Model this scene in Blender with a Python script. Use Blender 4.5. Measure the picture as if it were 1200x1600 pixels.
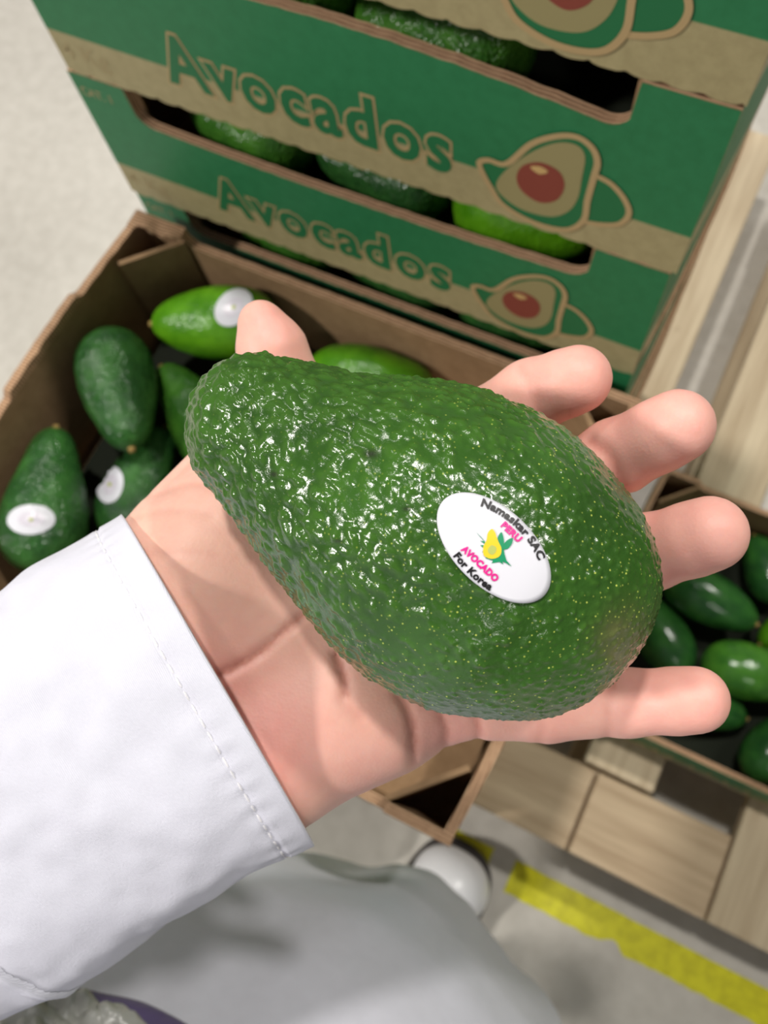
import bpy, bmesh, math, random
import numpy as np
from mathutils import Vector, Matrix, noise
from mathutils.bvhtree import BVHTree

for o in list(bpy.data.objects):
    bpy.data.objects.remove(o)
scene = bpy.context.scene
COL = scene.collection

# ------------------------------------------------------------------ camera
FPX = 1321.3                      # focal length in pixels of the 1200 x 1600 frame
CAM_H = 1.241                     # height of the lens above the floor
CR = np.array([0.89525, 0.43639, -0.08993])   # camera right
CD = np.array([0.38881, -0.86372, -0.32065])  # camera down
CF = np.array([-0.2176, 0.2521, -0.94292])    # camera forward
CO = np.array([0.0, 0.0, CAM_H])
cam_data = bpy.data.cameras.new('camera')
cam = bpy.data.objects.new('camera', cam_data)
COL.objects.link(cam)
cam.matrix_world = Matrix(((CR[0], -CD[0], -CF[0], CO[0]), (CR[1], -CD[1], -CF[1], CO[1]),
                           (CR[2], -CD[2], -CF[2], CO[2]), (0, 0, 0, 1)))
cam_data.sensor_fit = 'HORIZONTAL'
cam_data.sensor_width = 36.0
cam_data.lens = FPX / 1200 * 36.0
cam_data.clip_start = 0.01
cam_data.clip_end = 60
cam_data.dof.use_dof = True
cam_data.dof.focus_distance = 0.160
cam_data.dof.aperture_fstop = cam_data.lens / 1000 / 0.0014
scene.camera = cam

# ------------------------------------------------------------------ world, hall lamps and added fill lamps
world = bpy.data.worlds.new('warehouse_ambient')
scene.world = world
world.use_nodes = True
world.node_tree.nodes['Background'].inputs[0].default_value = (0.92, 0.97, 1.0, 1)
world.node_tree.nodes['Background'].inputs[1].default_value = 0.11


def lamp(name, loc, target, size, watts, colour=(1, 0.96, 0.9)):
    d = bpy.data.lights.new(name, 'AREA')
    d.shape = 'DISK'
    d.size = size
    d.energy = watts
    d.color = colour
    o = bpy.data.objects.new(name, d)
    COL.objects.link(o)
    o.location = loc
    o.rotation_euler = (Vector(target) - Vector(loc)).to_track_quat('-Z', 'Y').to_euler()
    return o


lamp('high_bay_or_fill_lamp', (-0.70, 0.75, 4.6), (0.0, 0.1, 0.9), 0.22, 80)
lamp('high_bay_or_fill_lamp', (1.25, 1.95, 4.6), (0.0, 0.1, 0.9), 0.22, 78)
lamp('high_bay_or_fill_lamp', (2.6, -3.8, 4.6), (-0.1, 0.2, 0.7), 0.5, 26)  # unseen fill lamp, added to brighten the scene from the front right
lamp('high_bay_or_fill_lamp', (-3.4, -2.8, 4.6), (-0.2, 0.2, 0.7), 0.5, 190)  # unseen fill lamp, added to light the upright box fronts
lamp('high_bay_or_fill_lamp', (-3.4, 2.6, 4.6), (-0.9, 0.8, 0), 0.5, 34)  # unseen fill lamp, added for the floor left of the stack

scene.view_settings.view_transform = 'Standard'
scene.view_settings.look = 'None'
scene.view_settings.exposure = 0.0
scene.view_settings.gamma = 1.0
scene.view_settings.use_curve_mapping = False


# ------------------------------------------------------------------ helpers
def cs(px, py, d):
    """A point seen at pixel (px, py) at depth d, in camera axes (right, down, forward)."""
    return np.array([(px - 600) / FPX * d, (py - 800) / FPX * d, d])


def c2w(P):
    P = np.asarray(P)
    return CO + P[..., 0:1] * CR + P[..., 1:2] * CD + P[..., 2:3] * CF


def at(px, py, d):
    return c2w(cs(px, py, d))


def ray(px, py):
    v = (px - 600) / FPX * CR + (py - 800) / FPX * CD + CF
    return v / np.linalg.norm(v)


def at_z(px, py, z):
    v = ray(px, py)
    return CO + v * ((z - CAM_H) / v[2])


def tag(o, label=None, cat=None, group=None, kind=None):
    if label: o['label'] = label
    if cat: o['category'] = cat
    if group: o['group'] = group
    if kind: o['kind'] = kind
    return o


def mesh_obj(name, verts, faces, mat=None, parent=None, smooth=False, recalc=False):
    me = bpy.data.meshes.new(name)
    me.from_pydata([tuple(map(float, v)) for v in verts], [], [tuple(int(i) for i in f) for f in faces])
    if recalc:
        b = bmesh.new(); b.from_mesh(me)
        bmesh.ops.recalc_face_normals(b, faces=b.faces)
        b.to_mesh(me); b.free()
    if smooth:
        me.polygons.foreach_set('use_smooth', [True] * len(me.polygons))
    me.update()
    o = bpy.data.objects.new(name, me)
    COL.objects.link(o)
    if mat is not None:
        for m in (mat if isinstance(mat, (list, tuple)) else [mat]):
            me.materials.append(m)
    if parent is not None:
        o.parent = parent
    return o


def bm_obj(name, b, mat=None, parent=None, smooth=False):
    me = bpy.data.meshes.new(name)
    b.to_mesh(me); b.free()
    if smooth:
        me.polygons.foreach_set('use_smooth', [True] * len(me.polygons))
    o = bpy.data.objects.new(name, me)
    COL.objects.link(o)
    if mat is not None:
        for m in (mat if isinstance(mat, (list, tuple)) else [mat]):
            me.materials.append(m)
    if parent is not None:
        o.parent = parent
    return o


def box_bm(b, x0, x1, y0, y1, z0, z1, bev=0.0):
    vs = [b.verts.new((x, y, z)) for z in (z0, z1) for y in (y0, y1) for x in (x0, x1)]
    fs = [b.faces.new([vs[i] for i in f]) for f in ((0, 2, 3, 1), (4, 5, 7, 6), (0, 1, 5, 4), (2, 6, 7, 3), (0, 4, 6, 2), (1, 3, 7, 5))]
    if bev:
        es = {e for f in fs for e in f.edges}
        bmesh.ops.bevel(b, geom=list(es), offset=bev, segments=1, affect='EDGES')


def empty(name, loc=(0, 0, 0), rz=0.0):
    o = bpy.data.objects.new(name, None)
    COL.objects.link(o)
    o.location = loc
    o.rotation_euler = (0, 0, rz)
    o.empty_display_size = 0.02
    return o


def copy_tree(o, parent=None):
    c = o.copy()
    COL.objects.link(c)
    c.parent = parent
    for ch in [x for x in bpy.data.objects if x.parent == o]:
        copy_tree(ch, c)
    return c


# ------------------------------------------------------------------ node helpers
class NT:
    def __init__(s, name):
        s.m = bpy.data.materials.new(name)
        s.m.use_nodes = True
        s.t = s.m.node_tree
        s.b = s.t.nodes['Principled BSDF']

    def n(s, kind, **kw):
        nd = s.t.nodes.new(kind)
        for k, v in kw.items():
            if k.startswith('i_'):
                key = k[2:]
                key = int(key) if key.isdigit() else key.replace('_', ' ')
                nd.inputs[key].default_value = v
            else:
                setattr(nd, k, v)
        return nd

    def l(s, a, b):
        s.t.links.new(a, b)

    def coord(s, scale=(1, 1, 1), which='Object'):
        tc = s.n('ShaderNodeTexCoord')
        mp = s.n('ShaderNodeMapping')
        mp.inputs['Scale'].default_value = scale
        s.l(tc.outputs[which], mp.inputs['Vector'])
        return mp.outputs['Vector']

    def noise(s, vec, scale, detail=3, rough=0.55):
        nd = s.n('ShaderNodeTexNoise', i_Scale=scale, i_Detail=detail, i_Roughness=rough)
        s.l(vec, nd.inputs['Vector'])
        return nd.outputs['Fac']

    def ramp(s, fac, stops):
        r = s.n('ShaderNodeValToRGB')
        e = r.color_ramp.elements
        while len(e) < len(stops): e.new(0.5)
        for k, (p, c) in zip(e, stops):
            k.position = p
            k.color = c if len(c) == 4 else (*c, 1)
        s.l(fac, r.inputs['Fac'])
        return r.outputs['Color']

    def mix(s, fac, a, b, mode='MIX'):
        m = s.n('ShaderNodeMix', data_type='RGBA', blend_type=mode)
        if isinstance(fac, (int, float)): m.inputs['Factor'].default_value = fac
        else: s.l(fac, m.inputs['Factor'])
        for key, v in (('A', a), ('B', b)):
            sk = [i for i in m.inputs if i.name == key and i.type == 'RGBA'][0]
            if isinstance(v, (tuple, list)): sk.default_value = v if len(v) == 4 else (*v, 1)
            else: s.l(v, sk)
        return [o for o in m.outputs if o.type == 'RGBA'][0]

    def math(s, op, a, b=None, clamp=False):
        m = s.n('ShaderNodeMath', operation=op, use_clamp=clamp)
        for i, v in enumerate((a, b)):
            if v is None: continue
            if isinstance(v, (int, float)): m.inputs[i].default_value = v
            else: s.l(v, m.inputs[i])
        return m.outputs[0]

    def bump(s, height, strength=0.3, dist=0.001, normal=None):
        bp = s.n('ShaderNodeBump', i_Strength=strength, i_Distance=dist)
        s.l(height, bp.inputs['Height'])
        if normal is not None: s.l(normal, bp.inputs['Normal'])
        s.l(bp.outputs['Normal'], s.b.inputs['Normal'])
        return bp.outputs['Normal']

    def base(s, c):
        if isinstance(c, (tuple, list)): s.b.inputs['Base Color'].default_value = (*c, 1)
        else: s.l(c, s.b.inputs['Base Color'])

    def set(s, **kw):
        for k, v in kw.items():
            s.b.inputs[k.replace('_', ' ')].default_value = v
        return s


def srgb(r, g, b):
    f = lambda c: (c / 255 / 12.92) if c / 255 <= 0.04045 else ((c / 255 + 0.055) / 1.055) ** 2.4
    return (f(r), f(g), f(b))


def plain(name, col, rough=0.6, spec=0.4):
    n = NT(name)
    n.base(col)
    n.set(Roughness=rough, Specular_IOR_Level=spec)
    return n.m


# ------------------------------------------------------------------ materials
def m_concrete():
    n = NT('polished_concrete')
    v = n.coord()
    c = n.ramp(n.noise(v, 2.2, 5), [(0.3, srgb(192, 187, 177)), (0.7, srgb(216, 211, 201))])
    c2 = n.mix(0.25, c, n.ramp(n.noise(v, 40, 4), [(0.3, srgb(160, 155, 148)), (0.7, srgb(216, 212, 206))]))
    n.base(c2)
    r = n.ramp(n.noise(v, 6, 3), [(0.3, (0.28,) * 3), (0.7, (0.42,) * 3)])
    n.l(r, n.b.inputs['Roughness'])
    n.bump(n.noise(v, 14, 3), 0.15, 0.004)
    return n.m


def m_tape():
    n = NT('yellow_floor_paint')
    v = n.coord()
    n.base(n.ramp(n.noise(v, 60, 4), [(0.25, srgb(196, 190, 20)), (0.6, srgb(226, 222, 30))]))
    n.set(Roughness=0.45)
    return n.m


def m_wood(name, a, b, along='y'):
    n = NT(name)
    sc = (60, 4, 60) if along == 'y' else (4, 60, 60)
    v = n.coord(sc)
    info = n.n('ShaderNodeObjectInfo')
    add = n.n('ShaderNodeVectorMath', operation='ADD')
    mul = n.n('ShaderNodeVectorMath', operation='SCALE')
    mul.inputs['Scale'].default_value = 37
    n.l(info.outputs['Random'], mul.inputs[0])
    n.l(v, add.inputs[0]); n.l(mul.outputs[0], add.inputs[1])
    f = n.noise(add.outputs[0], 1.0, 5, 0.6)
    v2 = n.coord()
    c = n.ramp(f, [(0.3, a), (0.7, b)])
    kn = n.n('ShaderNodeTexVoronoi', i_Scale=9.0)
    n.l(v2, kn.inputs['Vector'])
    k = n.ramp(kn.outputs['Distance'], [(0.03, (1, 1, 1)), (0.09, (0, 0, 0))])
    c = n.mix(n.math('MULTIPLY', k, 0.35), c, srgb(120, 85, 55))
    n.base(c)
    n.set(Roughness=0.75)
    n.bump(f, 0.25, 0.002)
    return n.m


def m_kraft(name='kraft_cardboard', a=(168, 132, 98), b=(188, 152, 116)):
    n = NT(name)
    v = n.coord()
    f = n.noise(v, 90, 5, 0.7)
    n.base(n.ramp(f, [(0.3, srgb(*a)), (0.7, srgb(*b))]))
    n.set(Roughness=0.8, Specular_IOR_Level=0.2)
    n.bump(f, 0.12, 0.001)
    return n.m


def m_kraft_edge():
    n = NT('corrugated_cut_edge')
    v = n.coord()
    wv = n.n('ShaderNodeTexWave', bands_direction='Y', i_Scale=130.0, i_Distortion=1.5, i_Detail=2.0)
    n.l(v, wv.inputs['Vector'])
    f = n.mix(0.4, wv.outputs['Color'], n.noise(v, 240, 4))
    n.base(n.ramp(f, [(0.15, srgb(128, 92, 68)), (0.75, srgb(206, 170, 136))]))
    n.set(Roughness=0.85, Specular_IOR_Level=0.15)
    n.bump(f, 0.6, 0.0015)
    return n.m


BAND = 0.032


def m_print():
    """Outer board: green print above, bare kraft band below (a printed colour change)."""
    n = NT('green_printed_board')
    tc = n.n('ShaderNodeTexCoord')
    sp = n.n('ShaderNodeSeparateXYZ')
    n.l(tc.outputs['Object'], sp.inputs[0])
    f = n.noise(tc.outputs['Object'], 130, 4, 0.7)
    green = n.ramp(f, [(0.3, srgb(42, 118, 74)), (0.7, srgb(50, 130, 84))])
    kr = n.ramp(f, [(0.3, srgb(164, 152, 112)), (0.7, srgb(180, 168, 126))])
    fac = n.ramp(n.math('MULTIPLY', sp.outputs['Z'], 10.0), [(BAND * 10 - 0.004, (0, 0, 0)), (BAND * 10 + 0.004, (1, 1, 1))])
    n.base(n.mix(fac, kr, green))
    n.set(Roughness=0.5, Specular_IOR_Level=0.3)
    n.bump(f, 0.06, 0.001)
    return n.m


def m_avocado(name, dark, light, speck, pebble=420.0, strength=0.5, rough=0.3):
    n = NT(name)
    v = n.coord()
    c = n.ramp(n.noise(v, 5, 3), [(0.35, dark), (0.68, light)])
    vo = n.n('ShaderNodeTexVoronoi', i_Scale=pebble)
    n.l(v, vo.inputs['Vector'])
    sp = n.ramp(vo.outputs['Distance'], [(0.10, (1, 1, 1)), (0.22, (0, 0, 0))])
    c = n.mix(n.math('MULTIPLY', sp, 0.4), c, speck)
    n.base(c)
    n.set(Roughness=rough, Specular_IOR_Level=0.5)
    h = n.math('SUBTRACT', 1.0, vo.outputs['Distance'])
    n.bump(h, strength, 0.0012)
    return n.m


def m_held():
    n = NT('pebbly_avocado_skin')
    v = n.coord()
    big = n.noise(v, 28, 3)
    c = n.ramp(big, [(0.3, srgb(38, 70, 22)), (0.55, srgb(50, 90, 27)), (0.75, srgb(66, 109, 43))])
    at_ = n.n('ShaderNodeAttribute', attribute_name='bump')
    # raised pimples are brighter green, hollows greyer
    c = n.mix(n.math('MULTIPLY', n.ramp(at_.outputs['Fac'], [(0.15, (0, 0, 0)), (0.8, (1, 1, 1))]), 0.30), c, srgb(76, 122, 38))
    vo = n.n('ShaderNodeTexVoronoi', i_Scale=1000.0)
    vo.inputs['Randomness'].default_value = 1.0
    n.l(v, vo.inputs['Vector'])
    sep = n.n('ShaderNodeSeparateColor')
    n.l(vo.outputs['Color'], sep.inputs[0])
    on = n.math('GREATER_THAN', sep.outputs[0], 0.25)
    size = n.ramp(vo.outputs['Distance'], [(0.10, (1, 1, 1)), (0.22, (0, 0, 0))])
    lat = n.n('ShaderNodeAttribute', attribute_name='speck')
    sp = n.math('MULTIPLY', n.math('MULTIPLY', n.math('MULTIPLY', size, on), lat.outputs['Fac']), n.math('ADD', sep.outputs[1], 0.15))
    c = n.mix(sp, c, srgb(196, 210, 96))
    br = n.n('ShaderNodeAttribute', attribute_name='scuff')
    c = n.mix(n.math('MULTIPLY', br.outputs['Fac'], n.noise(v, 260, 3)), c, srgb(126, 112, 78))
    dk = n.n('ShaderNodeAttribute', attribute_name='scar')
    c = n.mix(dk.outputs['Fac'], c, srgb(40, 40, 34))
    n.base(c)
    n.set(Roughness=0.22, Specular_IOR_Level=0.55)
    n.set(Coat_Weight=0.25, Coat_Roughness=0.12)
    n1 = n.noise(v, 330, 4, 0.6)
    n2 = n.noise(v, 900, 3, 0.6)
    h = n.math('ADD', n1, n.math('MULTIPLY', n2, 0.35))
    n.bump(h, 0.24, 0.0011)
    return n.m


def m_skin():
    n = NT('skin')
    v = n.coord()
    red = n.n('ShaderNodeAttribute', attribute_name='redness')
    base = n.ramp(n.noise(v, 45, 4), [(0.3, srgb(232, 182, 162)), (0.7, srgb(240, 196, 178))])
    c = n.mix(red.outputs['Fac'], base, srgb(244, 160, 155))
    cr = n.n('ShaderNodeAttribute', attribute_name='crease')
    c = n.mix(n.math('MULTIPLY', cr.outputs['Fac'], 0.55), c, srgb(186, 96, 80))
    fine = n.noise(v, 260, 4)
    c = n.mix(0.10, c, n.ramp(fine, [(0.3, srgb(214, 130, 112)), (0.7, srgb(246, 208, 184))]))
    n.base(c)
    n.set(Roughness=0.48, Specular_IOR_Level=0.4)
    n.b.inputs['Subsurface Weight'].default_value = 0.25
    n.b.inputs['Subsurface Radius'].default_value = (0.006, 0.002, 0.001)
    n.b.inputs['Subsurface Scale'].default_value = 0.5
    vr = n.n('ShaderNodeTexVoronoi', i_Scale=1300.0)
    n.l(v, vr.inputs['Vector'])
    h = n.math('ADD', n.math('MULTIPLY', vr.outputs['Distance'], 0.6), n.noise(v, 500, 3))
    n.bump(h, 0.09, 0.0005)
    return n.m


def m_cloth(name, col, weave=2600.0, strength=0.30):
    n = NT(name)
    v = n.coord((1, 1, 1))
    w1 = n.n('ShaderNodeTexWave', bands_direction='DIAGONAL', i_Scale=weave / 2.6, i_Distortion=0.6, i_Detail=1.0)
    n.l(v, w1.inputs['Vector'])
    f = n.noise(v, 120, 4)
    n.base(n.mix(0.5, col, n.ramp(f, [(0.3, tuple(c * 0.94 for c in col)), (0.7, tuple(min(1, c * 1.04) for c in col))])))
    n.set(Roughness=0.7, Specular_IOR_Level=0.25)
    n.b.inputs['Sheen Weight'].default_value = 0.15
    h = n.math('ADD', n.math('MULTIPLY', w1.outputs['Fac'], 0.6), n.noise(v, 1400, 2))
    n.bump(h, strength, 0.0004)
    return n.m


MAT = dict(
    concrete=m_concrete(), tape=m_tape(),
    wood_y=m_wood('pale_pallet_wood', srgb(184, 162, 132), srgb(222, 204, 174), 'y'),
    wood_x=m_wood('pallet_lead_board_wood', srgb(176, 150, 120), srgb(214, 190, 158), 'x'),
    kraft=m_kraft(), inner=m_kraft('inner_kraft', (140, 112, 82), (160, 130, 98)), edge=m_kraft_edge(), board=m_print(),
    tan=plain('tan_print', srgb(186, 160, 116), 0.6, 0.3),
    khaki=plain('khaki_print', srgb(158, 148, 104), 0.6, 0.3),
    khaki2=plain('faint_print', srgb(172, 156, 116), 0.6, 0.3),
    green=plain('green_print', srgb(40, 116, 72), 0.5, 0.3),
    red=plain('red_print', srgb(140, 70, 58), 0.55, 0.3),
    cream=plain('cream_print', srgb(206, 172, 114), 0.55, 0.3),
    av_dark=m_avocado('dark_avocado_skin', srgb(36, 78, 36), srgb(58, 110, 48), srgb(110, 150, 70), 46, 0.85, 0.20),
    av_mid=m_avocado('green_avocado_skin', srgb(52, 102, 34), srgb(78, 136, 44), srgb(130, 170, 80), 46, 0.8, 0.20),
    av_bright=m_avocado('bright_avocado_skin', srgb(66, 126, 14), srgb(98, 160, 26), srgb(140, 180, 80), 40, 0.35, 0.24),
    av_gloss=m_avocado('glossy_dark_avocado_skin', srgb(32, 74, 34), srgb(52, 104, 42), srgb(90, 130, 60), 40, 0.16, 0.18),
    av_gmid=m_avocado('glossy_green_avocado_skin', srgb(52, 104, 34), srgb(80, 138, 44), srgb(120, 160, 70), 40, 0.16, 0.20),
    held=m_held(), skin=m_skin(),
    coat=m_cloth('white_coat_cloth', srgb(214, 214, 226)),
    thread=plain('white_thread', srgb(228, 226, 230), 0.6),
    sticker=plain('sticker_paper', srgb(222, 222, 230), 0.24, 0.5),
    black=plain('black_ink', srgb(24, 22, 26), 0.4),
    magenta=plain('magenta_ink', srgb(226, 30, 140), 0.4),
    yellow=plain('yellow_ink', srgb(240, 200, 40), 0.4),
    leaf=plain('leaf_ink', srgb(20, 142, 96), 0.4),
    seed=plain('seed_ink', srgb(176, 186, 96), 0.4),
    faint=plain('faint_sticker_print', srgb(210, 205, 216), 0.3, 0.5),
    stem=plain('stem_wood', srgb(150, 124, 70), 0.8),
    liner_shade=plain('dark_liner_and_gap_shade', srgb(40, 44, 36), 0.9, 0.1),  # dark tone also stands in for shade between the avocados
    boot=plain('white_rubber', srgb(236, 236, 240), 0.3, 0.5),
    sole=plain('dark_rubber', srgb(52, 46, 44), 0.7),
    purple=m_cloth('purple_cloth', srgb(96, 84, 124), 1800.0),
)


def m_plastic():
    n = NT('crumpled_film')
    v = n.coord()
    n.base(srgb(206, 206, 200))
    n.set(Roughness=0.25, Specular_IOR_Level=0.5)
    n.b.inputs['Transmission Weight'].default_value = 0.35
    n.bump(n.noise(v, 90, 4), 0.5, 0.004)
    return n.m


MAT['film'] = m_plastic()

# ------------------------------------------------------------------ floor, floor line, pallet
PAL_T = 0.145
fl = mesh_obj('floor', [(-7, -7, 0), (7, -7, 0), (7, 7, 0), (-7, 7, 0), (-7, -7, -0.1), (7, -7, -0.1), (7, 7, -0.1), (-7, 7, -0.1)],
              [(0, 1, 2, 3), (7, 6, 5, 4), (0, 4, 5, 1), (1, 5, 6, 2), (2, 6, 7, 3), (3, 7, 4, 0)], MAT['concrete'])
tag(fl, 'pale polished concrete warehouse floor', kind='structure')
MAT['wallpaint'] = plain('grey_wall_panel', srgb(196, 198, 198), 0.8, 0.2)
for nm, (x0, x1, y0, y1) in (('wall_back', (-7, 7, 7, 7.2)), ('wall_left', (-7.2, -7, -7, 7.2))):
    wb = bmesh.new(); box_bm(wb, x0, x1, y0, y1, 0, 5.6)
    tag(bm_obj(nm, wb, MAT['wallpaint']), 'plain grey warehouse wall', kind='structure')


def floor_line(x0, x1, seed, label):
    rnd = random.Random(seed)
    n = int((x1 - x0) / 0.006)
    up, lo = [], []
    for i in range(n + 1):
        x = x0 + (x1 - x0) * i / n
        up.append((x, -0.040 + 0.0012 * noise.noise((x * 40, seed, 0)), 0.0008))
        notch = 0.010 * math.exp(-((x - 0.245) / 0.014) ** 2) - 0.006 * math.exp(-((x - 0.262) / 0.008) ** 2)
        lo.append((x, -0.083 + 0.0022 * noise.noise((x * 70, seed, 5)) + notch, 0.0008))
    vs = up + lo
    m = n + 1
    fs = [(i, m + i, m + i + 1, i + 1) for i in range(n)]
    o = mesh_obj('floor_line', vs, fs, MAT['tape'])
    so = o.modifiers.new('thick', 'SOLIDIFY'); so.thickness = 0.0007; so.offset = -1
    tag(o, label, 'floor line', 'yellow floor marking')


floor_line(0.094, 1.6, 3, 'long yellow line painted on the floor, running out of frame beside the pallet')
floor_line(-0.012, 0.062, 8, 'short end of yellow floor line showing just beside the white boot')

pal = empty('wooden_pallet', (0, 0.5, 0))
tag(pal, 'pale wooden pallet on the floor carrying the avocado boxes', 'pallet')


def plank(name, x0, x1, y0, y1, z0, z1, mat, parent=pal):
    cx, cy = (x0 + x1) / 2, (y0 + y1) / 2
    b = bmesh.new()
    box_bm(b, x0 - cx, x1 - cx, y0 - cy, y1 - cy, z0, z1, 0.002)
    o = bm_obj(name, b, mat, parent)
    o.location = (cx - parent.location.x, cy - parent.location.y, 0)
    return o


for x0, x1, y0 in ((-0.43, -0.34, 0.105), (-0.24, -0.15, 0.105), (-0.052, 0.040, 0.105), (0.113, 0.200, 0.105), (0.303, 0.392, 0.0), (0.48, 0.57, 0.105), (0.66, 0.75, 0.105), (0.80, 0.88, 0.0)):
    plank('deck_plank', x0, x1, y0, 1.09, PAL_T - 0.022, PAL_T, MAT['wood_y'])
for x0, x1 in ((-0.43, -0.10), (-0.095, 0.130), (0.134, 0.299), (0.396, 0.57), (0.575, 0.796)):
    plank('lead_board', x0, x1, 0.0, 0.100, PAL_T - 0.022, PAL_T, MAT['wood_x'])
for y0 in (0.0, 0.49, 0.98):
    for x0 in (-0.43, 0.104, 0.472, 0.78):
        plank('block', x0, x0 + 0.10, y0 + 0.004, y0 + 0.104, 0.022, PAL_T - 0.0225, MAT['wood_y'])
for x0 in (-0.43, 0.104, 0.472, 0.78):
    plank('bottom_board', x0, x0 + 0.10, 0.0, 1.09, 0.0, 0.0215, MAT['wood_y'])
# ------------------------------------------------------------------ boxes
BW, BD, BH = 0.400, 0.306, 0.1157
TH = 0.0065


def panel(name, length, slot, parent, arch=0.0, outer=True, mat=None, depth0=0.086, end=0.0425, ragged=True, bulge=0.0):
    """A corrugated wall standing in the x-z plane, front face at y=0, origin at bottom centre; slot lowers its middle."""
    hl = length / 2
    xs = np.linspace(-hl, hl, 201)
    if slot:
        e = hl - end
        xs = np.sort(np.concatenate([xs, [sg * (e - q) for sg in (-1, 1) for q in (-0.00005, 0.0004, 0.0009, 0.0014, 0.003, 0.005, 0.008)]]))
    n = len(xs) - 1
    bot = []
    top = []
    for x in xs:
        w = 0.0
        if ragged:
            ph = (x / 0.0165) % 1.0
            w = -0.0022 * abs(math.sin(math.pi * ph)) ** 0.6 + 0.0006 * noise.noise((x * 160, 3.1, 0))
        bot.append(0.0022 + w)
        z = BH - 0.0006
        if slot:
            e = hl - end
            a = e - abs(x)
            if a > 0:
                low = depth0 + arch * (1 - (x / e) ** 2)
                r = 0.014
                z = low if a > r else low + r - math.sqrt(max(0, r * r - (r - a) ** 2))
                if a < 0.0014: z = low + (BH - low) * (1 - a / 0.0014) + (r - math.sqrt(max(0, r * r - (r - a) ** 2))) * a / 0.0014
                z = min(z, BH - 0.0006)
                z += 0.0006 * noise.noise((x * 120, 7.7, 0)) if a > r else 0
        top.append(z)
    vs = []
    for y in (0.0, TH):
        for i, x in enumerate(xs):
            bow = -bulge * (1 - (x / hl) ** 2)
            vs.append((x, y + bow * 0.6, bot[i]))
            vs.append((x, y + bow, top[i]))
    m = 2 * (n + 1)
    fs, mi = [], []
    for i in range(n):
        a, b_, c, d = 2 * i, 2 * i + 2, 2 * i + 3, 2 * i + 1
        fs.append((a, b_, c, d)); mi.append(0)
        fs.append((m + a, m + d, m + c, m + b_)); mi.append(1)
        fs.append((d, c, m + c, m + d)); mi.append(2)
        fs.append((a, m + a, m + b_, b_)); mi.append(2)
    fs.append((0, 1, m + 1, m)); mi.append(2)
    k = 2 * n
    fs.append((k, m + k, m + k + 1, k + 1)); mi.append(2)
    o = mesh_obj(name, vs, fs, [MAT['board'] if outer else MAT['kraft'], MAT['inner'], MAT['edge']], parent)
    o.data.polygons.foreach_set('material_index', mi)
    return o


def poly_plate(name, pts, y, mat, parent, thick=0.0003):
    """Flat print: closed outline in panel x-z coordinates, standing thick in front of the panel."""
    b = bmesh.new()
    f = b.faces.new([b.verts.new((x, -y, z)) for x, z in pts])
    r = bmesh.ops.triangulate(b, faces=[f])
    bmesh.ops.recalc_face_normals(b, faces=b.faces)
    if b.faces[:][0].normal.y > 0:
        bmesh.ops.reverse_faces(b, faces=b.faces)
    return bm_obj(name, b, mat, parent)


def smooth_loop(pts, n=72, closed=True):
    P = np.array(pts, float)
    m = len(P)
    out = []
    per = n // m + 1
    rng = range(m) if closed else range(m - 1)
    for i in rng:
        idx = [(i - 1) % m, i, (i + 1) % m, (i + 2) % m] if closed else [max(i - 1, 0), i, i + 1, min(i + 2, m - 1)]
        p0, p1, p2, p3 = P[idx[0]], P[idx[1]], P[idx[2]], P[idx[3]]
        for t in np.linspace(0, 1, per, endpoint=False):
            out.append(0.5 * ((2 * p1) + (-p0 + p2) * t + (2 * p0 - 5 * p1 + 4 * p2 - p3) * t * t + (-p0 + 3 * p1 - 3 * p2 + p3) * t ** 3))
    if not closed: out.append(P[-1])
    return np.array(out)


def line_print(name, loop, width, y, mat, parent, closed=True):
    """A printed line of constant width along a smooth path."""
    n = len(loop)
    nx = np.roll(loop, -1, 0) - np.roll(loop, 1, 0)
    if not closed:
        nx[0] = loop[1] - loop[0]; nx[-1] = loop[-1] - loop[-2]
    nx /= np.linalg.norm(nx, axis=1)[:, None] + 1e-9
    nr = np.stack([-nx[:, 1], nx[:, 0]], 1)
    A, B = loop + nr * width / 2, loop - nr * width / 2
    vs = [(p[0], -y, p[1]) for p in A] + [(p[0], -y, p[1]) for p in B]
    rng = range(n) if closed else range(n - 1)
    fs = [(i, n + i, n + (i + 1) % n, (i + 1) % n) for i in rng]
    o = mesh_obj(name, vs, fs, mat, parent)
    b = bmesh.new(); b.from_mesh(o.data)
    for f in b.faces:
        if f.normal.y > 0: f.normal_flip()
    b.to_mesh(o.data); b.free()
    return o


def text_mesh(body, size=1.0, offset=0.0, spacing=1.0, res=3):
    c = bpy.data.curves.new('t', 'FONT')
    c.body = body
    c.size = size
    c.offset = offset
    c.resolution_u = res
    c.space_character = spacing
    o = bpy.data.objects.new('t', c)
    COL.objects.link(o)
    dg = bpy.context.evaluated_depsgraph_get()
    dg.update()
    me = bpy.data.meshes.new_from_object(o.evaluated_get(dg))
    V = np.array([v.co[:] for v in me.vertices])
    F = [tuple(p.vertices) for p in me.polygons]
    bpy.data.objects.remove(o); bpy.data.meshes.remove(me); bpy.data.curves.remove(c)
    return V, F


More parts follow.
